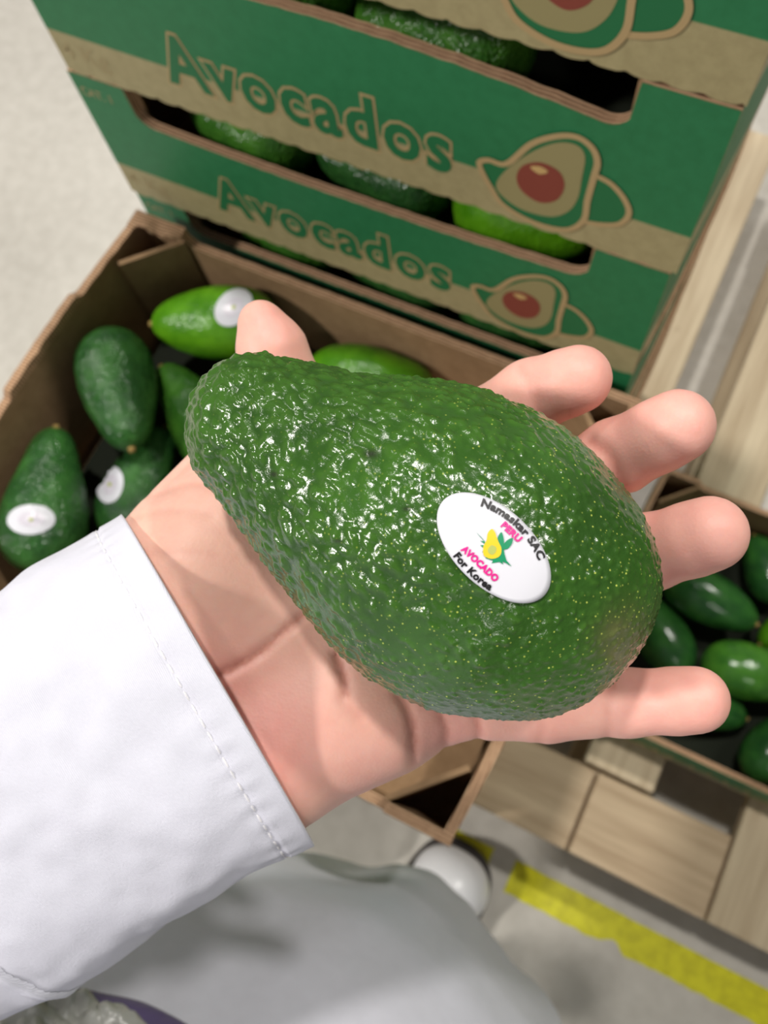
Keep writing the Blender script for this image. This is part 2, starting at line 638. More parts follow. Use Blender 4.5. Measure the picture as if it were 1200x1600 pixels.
def text_print(name, body, u0, u1, v0, v1, y, mat, parent, off, ref_off, spacing=1.0):
    """Lettering fitted so that the letters of weight ref_off span u0..u1 and v0..v1."""
    Vr, _ = text_mesh(body, 1.0, ref_off, spacing)
    V, F = text_mesh(body, 1.0, off, spacing)
    lo, hi = Vr.min(0), Vr.max(0)
    X = u0 + (V[:, 0] - lo[0]) / (hi[0] - lo[0]) * (u1 - u0)
    Z = v0 + (V[:, 1] - lo[1]) / (hi[1] - lo[1]) * (v1 - v0)
    o = mesh_obj(name, np.stack([X, np.full(len(X), -y), Z], 1), F, mat, parent)
    b = bmesh.new(); b.from_mesh(o.data)
    for f in b.faces:
        if f.normal.y > 0: f.normal_flip()
    b.to_mesh(o.data); b.free()
    return o


def printing(p):
    """Everything printed on the front board; u runs from the right-hand edge as -0.4 .. 0."""
    U = lambda u: u / 1000 + BW / 2
    P = lambda pts: [(U(u), v / 1000) for u, v in pts]
    text_print('lettering_outline', 'Avocados', U(-317), U(-130), 0.0185, 0.0600, 0.0002, MAT['tan'], p, 0.062, 0.062, 1.13)
    text_print('lettering', 'Avocados', U(-317), U(-130), 0.0185, 0.0600, 0.0004, MAT['green'], p, 0.028, 0.062, 1.13)
    out = smooth_loop(P([(-115, 38), (-110, 42), (-100, 43.5), (-88, 62), (-76, 72), (-66, 75.5), (-58, 72), (-54, 64), (-54.3, 52), (-55, 36), (-54.8, 21),
                         (-61, 10), (-72, 5.8), (-87, 6.2), (-101, 12), (-108, 22), (-113, 31)]), 140)
    tail = smooth_loop(P([(-55, 55), (-45.4, 52.6), (-37, 45), (-33, 36), (-36, 26.6), (-45, 21.5), (-55, 19)]), 60, False)
    poly_plate('logo_husk', [tuple(q) for q in out], 0.0006, MAT['green'], p)
    poly_plate('logo_rear_fruit', [tuple(q) for q in tail], 0.0005, MAT['green'], p)  # printed second avocado behind the first
    line_print('logo_rear_line', tail, 0.0032, 0.0008, MAT['tan'], p, False)
    fle = smooth_loop(P([(-105, 24), (-101, 37), (-88, 56), (-76, 67.5), (-66, 70.5), (-60.5, 65), (-60, 49), (-60.2, 35), (-64, 23), (-73, 14.5), (-88, 12.5), (-99, 16.5)]), 100)
    poly_plate('logo_flesh', [tuple(q) for q in fle], 0.0008, MAT['khaki'], p)
    line_print('logo_outline', out, 0.0034, 0.0010, MAT['tan'], p)
    sd = smooth_loop(P([(-94, 36), (-91, 46), (-82, 52), (-72, 50), (-68, 41), (-71, 29), (-80, 23), (-90, 27)]), 60)
    poly_plate('logo_seed', [tuple(q) for q in sd], 0.0010, MAT['red'], p)
    hl = smooth_loop(P([(-87, 47), (-82, 49.5), (-77.5, 47.5), (-82, 44)]), 30)
    poly_plate('logo_glint', [tuple(q) for q in hl], 0.0012, MAT['cream'], p)
    text_print('weight_lettering', '4 Kg', U(-396), U(-361), 0.0085, 0.0250, 0.0002, MAT['khaki2'], p, 0.01, 0.01)
    text_print('grade_lettering', 'CAT. 1', U(-396), U(-372), 0.0975, 0.1045, 0.0002, MAT['khaki2'], p, 0.01, 0.01)


_wall = {}


def make_box(x_right, y_front, z, arch=0.0, liner=True, prints=True, key='std', right_side=True):
    """One tray-type cardboard box. Right front bottom corner at (x_right, y_front, z)."""
    root = empty('cardboard_box', (x_right - BW / 2, y_front + BD / 2, z))

    def put(name, o, loc, rz=0.0):
        o.parent = root; o.location = loc; o.rotation_euler = (0, 0, rz)
        return o

    def cached(k, fn):
        if k in _wall: return copy_tree(_wall[k])
        _wall[k] = fn(); return _wall[k]

    def front():
        o = panel('front_panel', BW, True, None, arch)
        if prints: printing(o)
        return o

    put('front_panel', cached('front' + key + str(prints), front), (0, -BD / 2, 0))
    put('back_panel', cached('back', lambda: panel('back_panel', BW, True, None, 0.0, depth0=0.103)), (0, BD / 2, 0), math.pi)
    put('side_panel', cached('side', lambda: panel('side_panel', BD - 2 * TH, False, None, bulge=0.008)), (-BW / 2, 0, 0), -math.pi / 2)
    if right_side:
        put('side_panel', cached('side', None), (BW / 2, 0, 0), math.pi / 2)

    def base():
        b = bmesh.new(); box_bm(b, -BW / 2 + TH, BW / 2 - TH, -BD / 2 + TH, BD / 2 - TH, 0.001, 0.005)
        return bm_obj('base', b, MAT['inner'])
    put('base', cached('base', base), (0, 0, 0))

    def post():
        # upright diagonal board that closes off the corner, with a folded lip on the top
        b = bmesh.new(); box_bm(b, -0.026, 0.026, -0.0018, 0.0018, 0.006, BH - 0.004)
        return bm_obj('corner_post', b, MAT['inner'])
    for sx in (-1, 1):
        for sy in (-1, 1):
            put('corner_post', cached('post', post), (sx * (BW / 2 - TH - 0.0195), sy * (BD / 2 - TH - 0.0195), 0), math.radians(-45 * sx * sy))
    if liner:
        def lin():
            b = bmesh.new(); box_bm(b, -BW / 2 + 0.045, BW / 2 - 0.045, -BD / 2 + TH + 0.001, BD / 2 - TH - 0.001, 0.0055, 0.022)
            return bm_obj('liner_or_gap_shade', b, MAT['liner_shade'])
        put('liner_or_gap_shade', cached('liner', lin), (0, 0, 0))
    return root


ZL = [PAL_T + BH * k for k in range(9)]
XB, YB = -0.0079, 0.2927
BX = {}
BX['A'] = tag(make_box(XB + 0.001, YB + 0.001, ZL[7]), 'topmost box of the printed stack, cut off by the top of the picture', 'box', 'stacked avocado boxes')
BX['B'] = tag(make_box(XB, YB, ZL[6], arch=0.012, key='arch'), 'printed avocado box, second from the top of the stack, with large sharp lettering', 'box', 'stacked avocado boxes')
BX['C'] = tag(make_box(XB - 0.0027, YB, ZL[5], arch=-0.004, key='low'), 'printed avocado box, third from the top, level just above the open box rim', 'box', 'stacked avocado boxes')
BX['S4'] = tag(make_box(XB - 0.002, YB + 0.002, ZL[4]), 'fourth box of the stack, showing only its slot behind the open box', 'box', 'stacked avocado boxes')
BX['L4'] = tag(make_box(0.0028, -0.027, ZL[4], liner=False), 'open kraft box of avocados under the hand, in front of the printed stack', 'box', 'stacked avocado boxes')
BX['R'] = tag(make_box(0.462, 0.150, ZL[0], liner=False), 'low open box of avocados on the pallet behind the fingertips at right', 'box', 'stacked avocado boxes')
words_ = ['first', 'second', 'third', 'fourth']
for k in range(3, -1, -1):
    tag(make_box(0.0028 + 0.001 * (-1) ** k, -0.028, ZL[k], liner=False), 'kraft box %s below the open box of the front column' % words_[3 - k], 'box', 'stacked avocado boxes')
    tag(make_box(XB + 0.001 * (-1) ** k, YB + 0.002, ZL[k], liner=False), 'kraft box %s below the lowest printed slot of the rear column' % words_[3 - k], 'box', 'stacked avocado boxes')

for k in range(9):  # unseen boxes added to throw shade onto the pallet
    for row in range(2):
        tag(make_box(0.880 + 0.001 * (-1) ** (k + row), 0.148 + row * 0.312, ZL[k], liner=False, prints=False),
            'unseen kraft box in a stack added to shade the pallet, outside the right edge', 'box', 'unseen box stack added to shade the pallet')

# torn cardboard lip at the rear left corner of the open box
def corner_flap(root):
    vs, fs = [], []
    xs = np.linspace(-0.0, 0.044, 14)
    for i, x in enumerate(xs):
        w = 0.013 + 0.004 * noise.noise((x * 130, 1.3, 0)) - 0.10 * max(0, x - 0.034)
        for z in (0.0, 0.0022):
            vs += [(-BW / 2 + x, BD / 2 - 0.0005, BH + z + 0.0006), (-BW / 2 + x, BD / 2 - 0.0005 - w, BH + z + 0.0005 - 0.0014 * math.sin(i))]
    for i in range(len(xs) - 1):
        a, b_ = 4 * i, 4 * i + 4
        fs += [(a, b_, b_ + 1, a + 1), (a + 2, a + 3, b_ + 3, b_ + 2), (a + 1, b_ + 1, b_ + 3, a + 3), (a, a + 2, b_ + 2, b_)]
    fs += [(0, 1, 3, 2)]
    k = 4 * (len(xs) - 1)
    fs += [(k, k + 2, k + 3, k + 1)]
    mesh_obj('torn_flap', vs, fs, MAT['edge'], root, recalc=True)
    # ragged lip along the side wall
    vs, fs = [], []
    ys = np.linspace(0.146, -0.146, 60)
    for i, y in enumerate(ys):
        h = 0.0012 + (0.005 if 0.07 > y > -0.02 else 0.0) + 0.0009 * noise.noise((y * 160, 0, 2))
        for x in (0.0, 0.0062 + 0.0012 * noise.noise((y * 90, 4, 1))):
            bow = -0.008 * (1 - (y / 0.1465) ** 2)
            vs += [(-BW / 2 + 0.0004 + x + bow, y, BH - 0.001), (-BW / 2 + 0.0004 + x + bow, y, BH + h)]
    for i in range(len(ys) - 1):
        a, b_ = 4 * i, 4 * i + 4
        fs += [(a, a + 1, b_ + 1, b_), (a + 2, b_ + 2, b_ + 3, a + 3), (a + 1, a + 3, b_ + 3, b_ + 1)]
    fs += [(0, 2, 3, 1)]
    mesh_obj('ragged_rim', vs, fs, MAT['edge'], root, recalc=True)


corner_flap(BX['L4'])
rb = bmesh.new(); box_bm(rb, -BW / 2 + 0.010, BW / 2 - 0.010, -BD / 2 + 0.010, BD / 2 - 0.010, 0.0055, 0.009)
bm_obj('liner_or_gap_shade', rb, MAT['liner_shade'], BX['R'])  # added dark sheet whose colour stands in for shade in the gaps
lb = bmesh.new(); box_bm(lb, -BW / 2 + 0.012, 0.03, -BD / 2 + 0.012, BD / 2 - 0.012, 0.0055, 0.015, 0.002)
bm_obj('liner_or_gap_shade', lb, MAT['liner_shade'], BX['L4'])  # added liner under the fruit, coloured dark to put shade into the gaps
# ------------------------------------------------------------------ avocados
PT = np.array([0, 0.01, 0.03, 0.08, 0.16, 0.28, 0.42, 0.56, 0.68, 0.80, 0.89, 0.95, 0.985, 1.0])
PR = np.array([0, 0.19, 0.32, 0.46, 0.57, 0.69, 0.84, 0.96, 1.0, 0.95, 0.79, 0.57, 0.32, 0])


def prof(t, fat=0.0):
    r = np.sqrt(np.interp(t, PT, PR ** 2))
    return r * (1 - fat) + fat * np.sqrt(np.clip(1 - (2 * t - 1) ** 2, 0, 1))


AV_MESH = {}


def avocado_mesh(kind, fat, seed, amp):
    if kind in AV_MESH: return AV_MESH[kind]
    ns, npz = 56, 72
    a = np.linspace(0, math.pi, ns + 1)
    t = (1 - np.cos(a)) / 2
    vs, fs = [], []
    for i in range(ns + 1):
        tt = t[i]
        rr = float(np.mean([prof(np.clip(tt + e, 0, 1), fat) for e in (-0.02, 0, 0.02)])) if 0.03 < tt < 0.97 else float(prof(tt, fat))
        for j in range(npz):
            ph = 2 * math.pi * j / npz
            x, y, z = tt - 0.5, 0.33 * rr * math.cos(ph), 0.33 * rr * math.sin(ph)
            w = 1 + amp * noise.noise((x * 26 + seed, y * 26, z * 26)) * min(1, rr * 2) + 0.03 * noise.noise((x * 4, y * 4 + seed, z * 4))
            vs.append((x, y * w, z * w))
    for i in range(ns):
        for j in range(npz):
            fs.append((i * npz + j, i * npz + (j + 1) % npz, (i + 1) * npz + (j + 1) % npz, (i + 1) * npz + j))
    me = bpy.data.meshes.new('avocado_' + kind)
    me.from_pydata(vs, [], fs)
    me.polygons.foreach_set('use_smooth', [True] * len(fs))
    me.update()
    AV_MESH[kind] = me
    return me


avocado_mesh('pear', 0.0, 1.0, 0.035)
avocado_mesh('round', 0.35, 5.0, 0.03)
avocado_mesh('smooth', 0.5, 9.0, 0.008)
_mats = {}


def stem_nub(parent):
    b = bmesh.new()
    bmesh.ops.create_cone(b, cap_ends=True, segments=10, radius1=0.036, radius2=0.026, depth=0.045,
                          matrix=Matrix.Translation((-0.505, 0, 0)) @ Matrix.Rotation(-math.pi / 2, 4, 'Y'))
    o = bm_obj('stem_nub', b, MAT['stem'], parent, True)
    return o


def avocado(stem, base, width, kind, mat, label, group, roll=0.0, nub=True):
    """Avocado lying with its stem end at one point and its round end at the other (world coordinates)."""
    s, b_ = Vector(stem), Vector(base)
    src = AV_MESH[kind]
    key = (kind, mat)
    if key not in _mats:
        me = src.copy(); me.materials.clear(); me.materials.append(MAT[mat]); _mats[key] = me
    o = bpy.data.objects.new('avocado', _mats[key])
    COL.objects.link(o)
    d = b_ - s
    L = d.length
    q = d.to_track_quat('X', 'Z').to_matrix().to_4x4()
    o.matrix_world = Matrix.Translation((s + b_) / 2) @ q @ Matrix.Rotation(roll, 4, 'X') @ Matrix.Diagonal((L, width / 0.66, width / 0.66, 1))
    tag(o, label, 'avocado', group)
    if nub: stem_nub(o)
    return o


def by_px(s, e, z, length=None, dz=0.0):
    a, b_ = at_z(s[0], s[1], z), at_z(e[0], e[1], z)
    if length:
        c = (a + b_) / 2; d = (b_ - a) / np.linalg.norm(b_ - a)
        a, b_ = c - d * length / 2, c + d * length / 2
    a = a + np.array([0, 0, dz]); b_ = b_ - np.array([0, 0, dz])
    return a, b_


GL = 'loose avocados in the open box'
zt = 0.686
AVL = []
for s, e, z, w, kind, mat, label, ln, roll in (
    ((90, 652), (54, 918), 0.684, 0.062, 'pear', 'av_dark', 'dark avocado with an oval sticker lying against the left wall of the open box', 0.112, 0.4),
    ((208, 712), (165, 510), 0.690, 0.060, 'round', 'av_dark', 'dark pebbly avocado without sticker, between box wall and bright green avocado', 0.102, 1.2),
    ((246, 506), (430, 503), 0.686, 0.058, 'smooth', 'av_bright', 'bright green avocado with an oval sticker touching the thumb tip', 0.100, 2.2),
    ((246, 565), (375, 735), 0.652, 0.056, 'pear', 'av_mid', 'mid green avocado whose neck peeks out left of the held avocado', 0.106, 0.0),
    ((258, 668), (172, 846), 0.648, 0.050, 'round', 'av_dark', 'avocado with a small oval sticker just above the shirt cuff', 0.098, 0.9),
    ((662, 602), (490, 588), 0.664, 0.056, 'smooth', 'av_bright', 'plain bright green avocado half hidden behind the held one, right of the thumb', 0.100, 0.2),
):
    a, b_ = by_px(s, e, z, ln)
    AVL.append(avocado(a, b_, w, kind, mat, label, GL, roll))
GR = 'avocados in the low box at right'
for k, (s, e, z, w, kind, mat, label, ln) in enumerate((
    ((1048, 834), (1146, 812), 0.190, 0.050, 'smooth', 'av_bright', 'avocado at the rear rim of the low box, above the ring finger', 0.088),
    ((1180, 842), (1214, 937), 0.196, 0.056, 'round', 'av_gloss', 'dark avocado beyond the ring fingertip at the right edge', 0.088),
    ((1190, 980), (1030, 893), 0.212, 0.066, 'smooth', 'av_gloss', 'glossy dark avocado with a bright highlight right below the ring finger', 0.118),
    ((1192, 1004), (1276, 956), 0.190, 0.050, 'smooth', 'av_bright', 'bright green avocado cut by the right edge, beside the glossy one', 0.085),
    ((980, 915), (1078, 1062), 0.190, 0.066, 'smooth', 'av_gloss', 'dull dark avocado between the held avocado and the little finger', 0.120),
    ((1260, 1075), (1092, 1028), 0.212, 0.068, 'smooth', 'av_gmid', 'mid green avocado above the little fingertip', 0.116),
    ((1156, 1120), (1042, 1088), 0.186, 0.058, 'smooth', 'av_gloss', 'dark avocado with a pale stem scar under the little fingertip', 0.100),
    ((1258, 1118), (1170, 1210), 0.200, 0.062, 'smooth', 'av_gloss', 'dark avocado in the front corner of the low box at right edge', 0.104),
)):
    a, b_ = by_px(s, e, z, ln)
    avocado(a, b_, w, kind, mat, label, GR, k * 0.7)

GS = 'avocados showing through the box slots'


def slot_row(bx, spec):
    r = BX[bx].location
    for u, mat, kind, label, flip in spec:
        cx = r.x + BW / 2 + u / 1000
        y = r.y - BD / 2 + 0.0445
        z = r.z + 0.067
        p, q = (cx - 0.049, y, z), (cx + 0.049, y + 0.006, z - 0.004)
        if flip: p, q = q, p
        avocado(p, q, 0.070, kind, mat, label, GS, u, nub=False)


slot_row('B', ((-262, 'av_mid', 'pear', 'green avocado at the left of the slot below the topmost box', False),
               (-156, 'av_mid', 'round', 'shiny pebbly avocado in the middle of the uppermost slot', False)))
slot_row('C', ((-298, 'av_mid', 'round', 'pebbly avocado with white glints at the left of the middle slot', False),
               (-198, 'av_dark', 'pear', 'dark avocado in the centre of the middle slot', False),
               (-98, 'av_bright', 'round', 'bright green avocado at the right end of the middle slot', True)))
slot_row('S4', ((-296, 'av_mid', 'round', 'green avocado at the left end of the lowest slot', False),
                (-196, 'av_dark', 'pear', 'dark avocado in the centre of the lowest slot', False),
                (-96, 'av_dark', 'round', 'dark avocado at the right end of the lowest slot', True)))


# ------------------------------------------------------------------ projecting flat paper onto a curved fruit
def bvh_of(o):
    M = o.matrix_world if o.parent is None else o.parent.matrix_world @ o.matrix_local
    V = [M @ v.co for v in o.data.vertices]
    return BVHTree.FromPolygons(V, [tuple(p.vertices) for p in o.data.polygons])


def hit(tree, px, py, off):
    v = ray(px, py)
    loc, nor, idx, dist = tree.ray_cast(Vector(CO), Vector(v))
    if loc is None: return None
    if nor.dot(Vector(v)) > 0: nor = -nor
    return loc + nor * off


def paper_disk(name, tree, cx, cy, a, b_, ang, off, mat, parent, rings=7, seg=56):
    ca, sa = math.cos(ang), math.sin(ang)
    vs = []
    pts = [(0, 0)] + [(r / rings * math.cos(2 * math.pi * k / seg), r / rings * math.sin(2 * math.pi * k / seg)) for r in range(1, rings + 1) for k in range(seg)]
    for u, w in pts:
        p = hit(tree, cx + a * u * ca - b_ * w * sa, cy + a * u * sa + b_ * w * ca, off)
        vs.append(p if p is not None else None)
    if vs[0] is None: return None
    last = vs[0]
    for i, p in enumerate(vs):
        if p is None:
            j = i - seg if i > seg else 0
            vs[i] = vs[j]
    fs = [(0, 1 + k, 1 + (k + 1) % seg) for k in range(seg)]
    for r in range(rings - 1):
        o0, o1 = 1 + r * seg, 1 + (r + 1) * seg
        fs += [(o0 + k, o1 + k, o1 + (k + 1) % seg, o0 + (k + 1) % seg) for k in range(seg)]
    o = mesh_obj(name, vs, fs, mat, None, smooth=True)
    flip_to_camera(o)
    reparent(o, parent)
    return o


def flip_to_camera(o):
    b = bmesh.new(); b.from_mesh(o.data)
    bmesh.ops.recalc_face_normals(b, faces=b.faces)
    s = sum(f.normal.dot(Vector(CO) - f.calc_center_median()) * f.calc_area() for f in b.faces)
    if s < 0: bmesh.ops.reverse_faces(b, faces=b.faces)
    b.to_mesh(o.data); b.free()


def reparent(o, parent):
    o.parent = parent
    M = parent.matrix_world.copy() if parent.parent is None else parent.parent.matrix_world @ parent.matrix_local
    o.matrix_parent_inverse = M.inverted()


bpy.context.view_layer.update()
for av, cx, cy, a, b_, ang in ((AVL[0], 49, 812, 37, 23, -0.05), (AVL[2], 365, 481, 33, 25, -0.75), (AVL[4], 173, 758, 29, 20, -1.35)):
    tr = bvh_of(av)
    st = paper_disk('sticker', tr, cx, cy, a, b_, ang, 0.0009, MAT['sticker'], av, 4, 28)
    if st:
        paper_disk('sticker_print', tr, cx, cy, a * 0.55, b_ * 0.5, ang, 0.0011, MAT['faint'], av, 3, 20)
        st['label'] = 'white oval paper sticker'
        d = paper_disk('sticker_logo', tr, cx, cy, 3.5, 3, ang, 0.0013, MAT['seed'], av, 2, 14)
# ------------------------------------------------------------------ the held avocado
SIL = [(295, 680.5), (297, 648), (306, 616), (327, 591), (360, 569), (388, 560.5), (413, 558), (449, 562), (485, 567.6), (521, 573), (557, 582), (592, 585.5),
       (628, 589), (682, 593), (746, 604), (792, 621), (830, 638.6), (868, 660), (907, 690), (945, 728.6), (968, 755.5), (991, 786), (1006, 817), (1018, 851),
       (1023.5, 889.6), (1021.6, 924), (1015, 962.5), (998.6, 1001), (968, 1039), (937, 1070), (906.6, 1093), (868, 1112), (830, 1121.5), (784, 1123.4),
       (734, 1117.7), (688, 1108), (657.5, 1102), (623, 1087), (597, 1073), (556, 1045), (515, 1009), (475, 961), (445.6, 920.6), (427.7, 899), (406, 867),
       (384.7, 834.6), (363, 809.5), (341.7, 777), (320, 748.6), (304, 720)]


def held_profile():
    th = math.radians(32.5)
    P = smooth_loop(SIL, 1500)
    e1 = np.array([math.cos(th), math.sin(th)]); e2 = np.array([-math.sin(th), math.cos(th)])
    c = np.array([660.0, 840.0])
    S, T = (P - c) @ e1, (P - c) @ e2
    s0, s1 = S.min(), S.max()
    ns = 400
    a = np.linspace(0, math.pi, ns + 1)
    s = s0 + (s1 - s0) * (1 - np.cos(a)) / 2
    i0, i1 = S.argmin(), S.argmax()
    def chain(i, j):
        idx = np.arange(i, j + 1) if i <= j else np.concatenate([np.arange(i, len(S)), np.arange(0, j + 1)])
        return idx
    A, B = chain(i0, i1), chain(i1, i0)[::-1]
    ta = np.interp(s, np.maximum.accumulate(S[A]), T[A])
    tb = np.interp(s, np.maximum.accumulate(S[B]), T[B])
    mid, hw = (ta + tb) / 2, np.abs(ta - tb) / 2
    hw[0] = hw[-1] = 0
    k = np.hanning(15); k /= k.sum()
    mid2 = np.convolve(np.pad(mid, 7, 'edge'), k, 'valid')
    return s, mid2, hw, e1, e2, c, s0, s1


def build_held():
    s, mid, hw, e1, e2, c, s0, s1 = held_profile()
    ns, npz = len(s) - 1, 640
    u = (s - s0) / (s1 - s0)
    dep = 0.1745 - 0.0085 * u                       # the neck end lies a little deeper than the round end
    cx = c[0] + s * e1[0] + mid * e2[0]
    cy = c[1] + s * e1[1] + mid * e2[1]
    C = np.stack([(cx - 600) / FPX * dep, (cy - 800) / FPX * dep, dep], 1)
    R = hw * dep / FPX * 0.983
    ph = np.linspace(0, 2 * math.pi, npz, endpoint=False)
    N = np.array([e2[0], e2[1], 0.0]); Z = np.array([0, 0, 1.0])
    dirs = np.cos(ph)[:, None] * N + np.sin(ph)[:, None] * Z
    P = C[:, None, :] + R[:, None, None] * dirs[None]
    # outward normals from the profile slope
    ds = np.gradient(np.linalg.norm(np.cumsum(np.vstack([[0, 0, 0], np.diff(C, axis=0)]), 0), axis=1)) + 1e-9
    T = np.gradient(C, axis=0); T /= np.linalg.norm(T, axis=1)[:, None] + 1e-12
    slope = np.gradient(R) / ds
    nrm = dirs[None] - slope[:, None, None] * T[:, None, :]
    nrm /= np.linalg.norm(nrm, axis=2)[..., None]
    # pimples
    rng = np.random.default_rng(11)
    H = np.zeros((ns + 1, npz))
    arc = np.concatenate([[0], np.cumsum(np.hypot(np.diff(R), np.linalg.norm(np.diff(C, axis=0), axis=1)))])
    area = R / R.sum()
    for k in range(8200):
        i = rng.choice(ns + 1, p=area)
        j = rng.integers(npz)
        r = max(R[i], 0.002)
        uu = u[i]
        coarse = 1.0 - 0.75 * np.clip((uu - 0.40) / 0.35, 0, 1)
        sg = (0.00042 + 0.00040 * rng.random()) * (0.70 + 0.62 * coarse)
        am = (0.00014 + 0.00046 * rng.random() ** 1.5) * (0.38 + 0.72 * coarse)
        el = 1.0 + 1.1 * rng.random() ** 2 * coarse
        an = rng.normal(0.5, 0.7)
        reach = 2.3 * sg * el
        lo, hi = np.searchsorted(arc, arc[i] - reach), np.searchsorted(arc, arc[i] + reach)
        rows = np.arange(max(lo, 0), min(hi + 1, ns + 1))
        w = min(npz // 2 - 1, int(reach / (r * 2 * math.pi / npz)) + 1)
        cols = np.arange(j - w, j + w + 1)
        a = (arc[rows] - arc[i])[:, None]
        b = ((cols - j) * (2 * math.pi / npz))[None] * r
        x = (a * math.cos(an) + b * math.sin(an)) / el
        y = -a * math.sin(an) + b * math.cos(an)
        g = am * np.exp(-(x * x + y * y) / (sg * sg))
        H[np.ix_(rows, cols % npz)] = np.maximum(H[np.ix_(rows, cols % npz)], g) * 0.75 + 0.25 * (H[np.ix_(rows, cols % npz)] + g)
    # soft lumps
    lump = np.zeros_like(H)
    for k in range(260):
        i = rng.choice(ns + 1, p=area); j = rng.integers(npz)
        sg = 0.003 + 0.004 * rng.random(); am = rng.normal(0, 0.00022)
        b = ((np.arange(npz) - j + npz // 2) % npz - npz // 2) * (2 * math.pi / npz) * max(R[i], 0.002)
        lump += am * np.exp(-((arc - arc[i])[:, None] ** 2 + b[None] ** 2) / (sg * sg))
    ends = np.clip(np.minimum(u, 1 - u) / 0.01, 0, 1)[:, None]
    D = (H + lump) * ends
    # small dimple of the stem scar at the neck tip
    Q = c2w(P + nrm * (D - 0.0002)[..., None])
    smooth = c2w(P + nrm * ((lump * ends) + 0.00040)[..., None])
    org = Vector(at(690, 870, 0.168))
    fs = np.empty((ns * npz, 4), np.int64)
    ii, jj = np.meshgrid(np.arange(ns), np.arange(npz), indexing='ij')
    fs[:, 0] = (ii * npz + jj).ravel(); fs[:, 1] = (ii * npz + (jj + 1) % npz).ravel()
    fs[:, 2] = ((ii + 1) * npz + (jj + 1) % npz).ravel(); fs[:, 3] = ((ii + 1) * npz + jj).ravel()
    me = bpy.data.meshes.new('held_avocado')
    V = Q.reshape(-1, 3) - np.array(org)
    me.vertices.add(len(V)); me.vertices.foreach_set('co', V.astype(np.float32).ravel())
    me.loops.add(len(fs) * 4); me.loops.foreach_set('vertex_index', fs.astype(np.int32).ravel())
    me.polygons.add(len(fs)); me.polygons.foreach_set('loop_start', np.arange(0, len(fs) * 4, 4, dtype=np.int32))
    me.polygons.foreach_set('use_smooth', np.ones(len(fs), bool))
    me.update(calc_edges=True); me.validate()
    b_ = bmesh.new(); b_.from_mesh(me); bmesh.ops.recalc_face_normals(b_, faces=b_.faces); b_.to_mesh(me); b_.free()
    def attr(name, arr):
        a = me.attributes.new(name, 'FLOAT', 'POINT'); a.data.foreach_set('value', np.asarray(arr, np.float32).ravel())
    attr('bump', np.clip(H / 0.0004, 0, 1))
    # yellow lenticels are dense towards the round end and sparse on the neck
    attr('speck', np.broadcast_to((0.10 + 0.90 * np.clip((u - 0.30) / 0.35, 0, 1))[:, None], H.shape))
    pxs = 600 + FPX * P[..., 0] / P[..., 2]; pys = 800 + FPX * P[..., 1] / P[..., 2]
    front = P[..., 2] < C[:, None, 2] + 0.004
    scuff = np.exp(-(((pxs - 985) / 45) ** 2 + ((pys - 1015) / 55) ** 2)) * 1.3
    attr('scuff', np.clip(scuff, 0, 1))
    scar = np.zeros_like(H)
    for x, y, r in ((427, 741, 8), (580, 709, 12), (635, 795, 7), (530, 845, 6)):
        scar = np.maximum(scar, 0.85 * np.exp(-(((pxs - x) / r) ** 2 + ((pys - y) / (r * 0.55)) ** 2)) * front)
    attr('scar', scar)
    me.materials.append(MAT['held'])
    o = bpy.data.objects.new('avocado', me)
    COL.objects.link(o)
    o.location = org
    tag(o, 'large pebbly green avocado with a white oval sticker, held in the open hand', 'avocado')
    st = BVHTree.FromPolygons([Vector(p) for p in smooth.reshape(-1, 3)], [tuple(f) for f in fs.tolist()])
    return o, st


held, tree_s = build_held()
bpy.context.view_layer.update()
SX, SY, SA, SB, SANG = 771.5, 856.0, 108.0, 60.7, math.radians(43.4)
sticker = paper_disk('sticker', tree_s, SX, SY, SA, SB, SANG, 0.00012, MAT['sticker'], held, 12, 96)
sticker['label'] = 'white oval sticker with coloured lettering and a small avocado emblem'
so = sticker.modifiers.new('thick', 'SOLIDIFY'); so.thickness = 0.00022; so.offset = -1
E1 = np.array([math.cos(SANG), math.sin(SANG)]); E2 = np.array([math.sin(SANG), -math.cos(SANG)])


def stick(name, uv, faces, mat, off):
    """Ink on the sticker: uv given in sticker pixels along its long axis and across it."""
    vs, bad = [], set()
    for i, (u, w) in enumerate(uv):
        q = np.array([SX, SY]) + u * E1 + w * E2
        p = hit(tree_s, q[0], q[1], off)
        if p is None: bad.add(i); p = Vector((0, 0, 0))
        vs.append(p)
    o = mesh_obj(name, vs, [f for f in faces if not bad & set(f)], mat)
    flip_to_camera(o)
    reparent(o, sticker)
    return o


def stick_text(name, body, length, cap, uc, wc, mat, bold, arc=None, spacing=1.05):
    V, F = text_mesh(body, 1.0, bold, spacing)
    lo, hi = V.min(0), V.max(0)
    capv = text_mesh('A', 1.0, bold)[0]
    X = ((V[:, 0] - lo[0]) / (hi[0] - lo[0]) - 0.5) * length
    Y = V[:, 1] / (capv[:, 1].max() - capv[:, 1].min()) * cap
    if arc:      # arc = signed radius; letters stand on a circle
        a = X / arc
        rr = arc + Y
        U, W = uc + rr * np.sin(a), wc + rr * np.cos(a) - arc
    else:
        U, W = uc + X, wc + Y
    return stick(name, np.stack([U, W], 1), F, mat, 0.00030)


stick_text('company_lettering', 'Namaskar SAC', 128, 13.0, 2.0, 46.5, MAT['black'], 0.045, 150.0)
stick_text('country_lettering', 'PERU', 38, 11.5, 3.0, 31.5, MAT['magenta'], 0.055)
stick_text('fruit_lettering', 'AVOCADO', 74, 11.5, 1.0, -37.5, MAT['magenta'], 0.055)
stick_text('destination_lettering', 'For Korea', 79, 12.5, 2.0, -56.0, MAT['black'], 0.045, -230.0)


def to_uv(pts):
    P = np.array(pts, float) - np.array([SX, SY])
    return np.stack([P @ E1, P @ E2], 1)


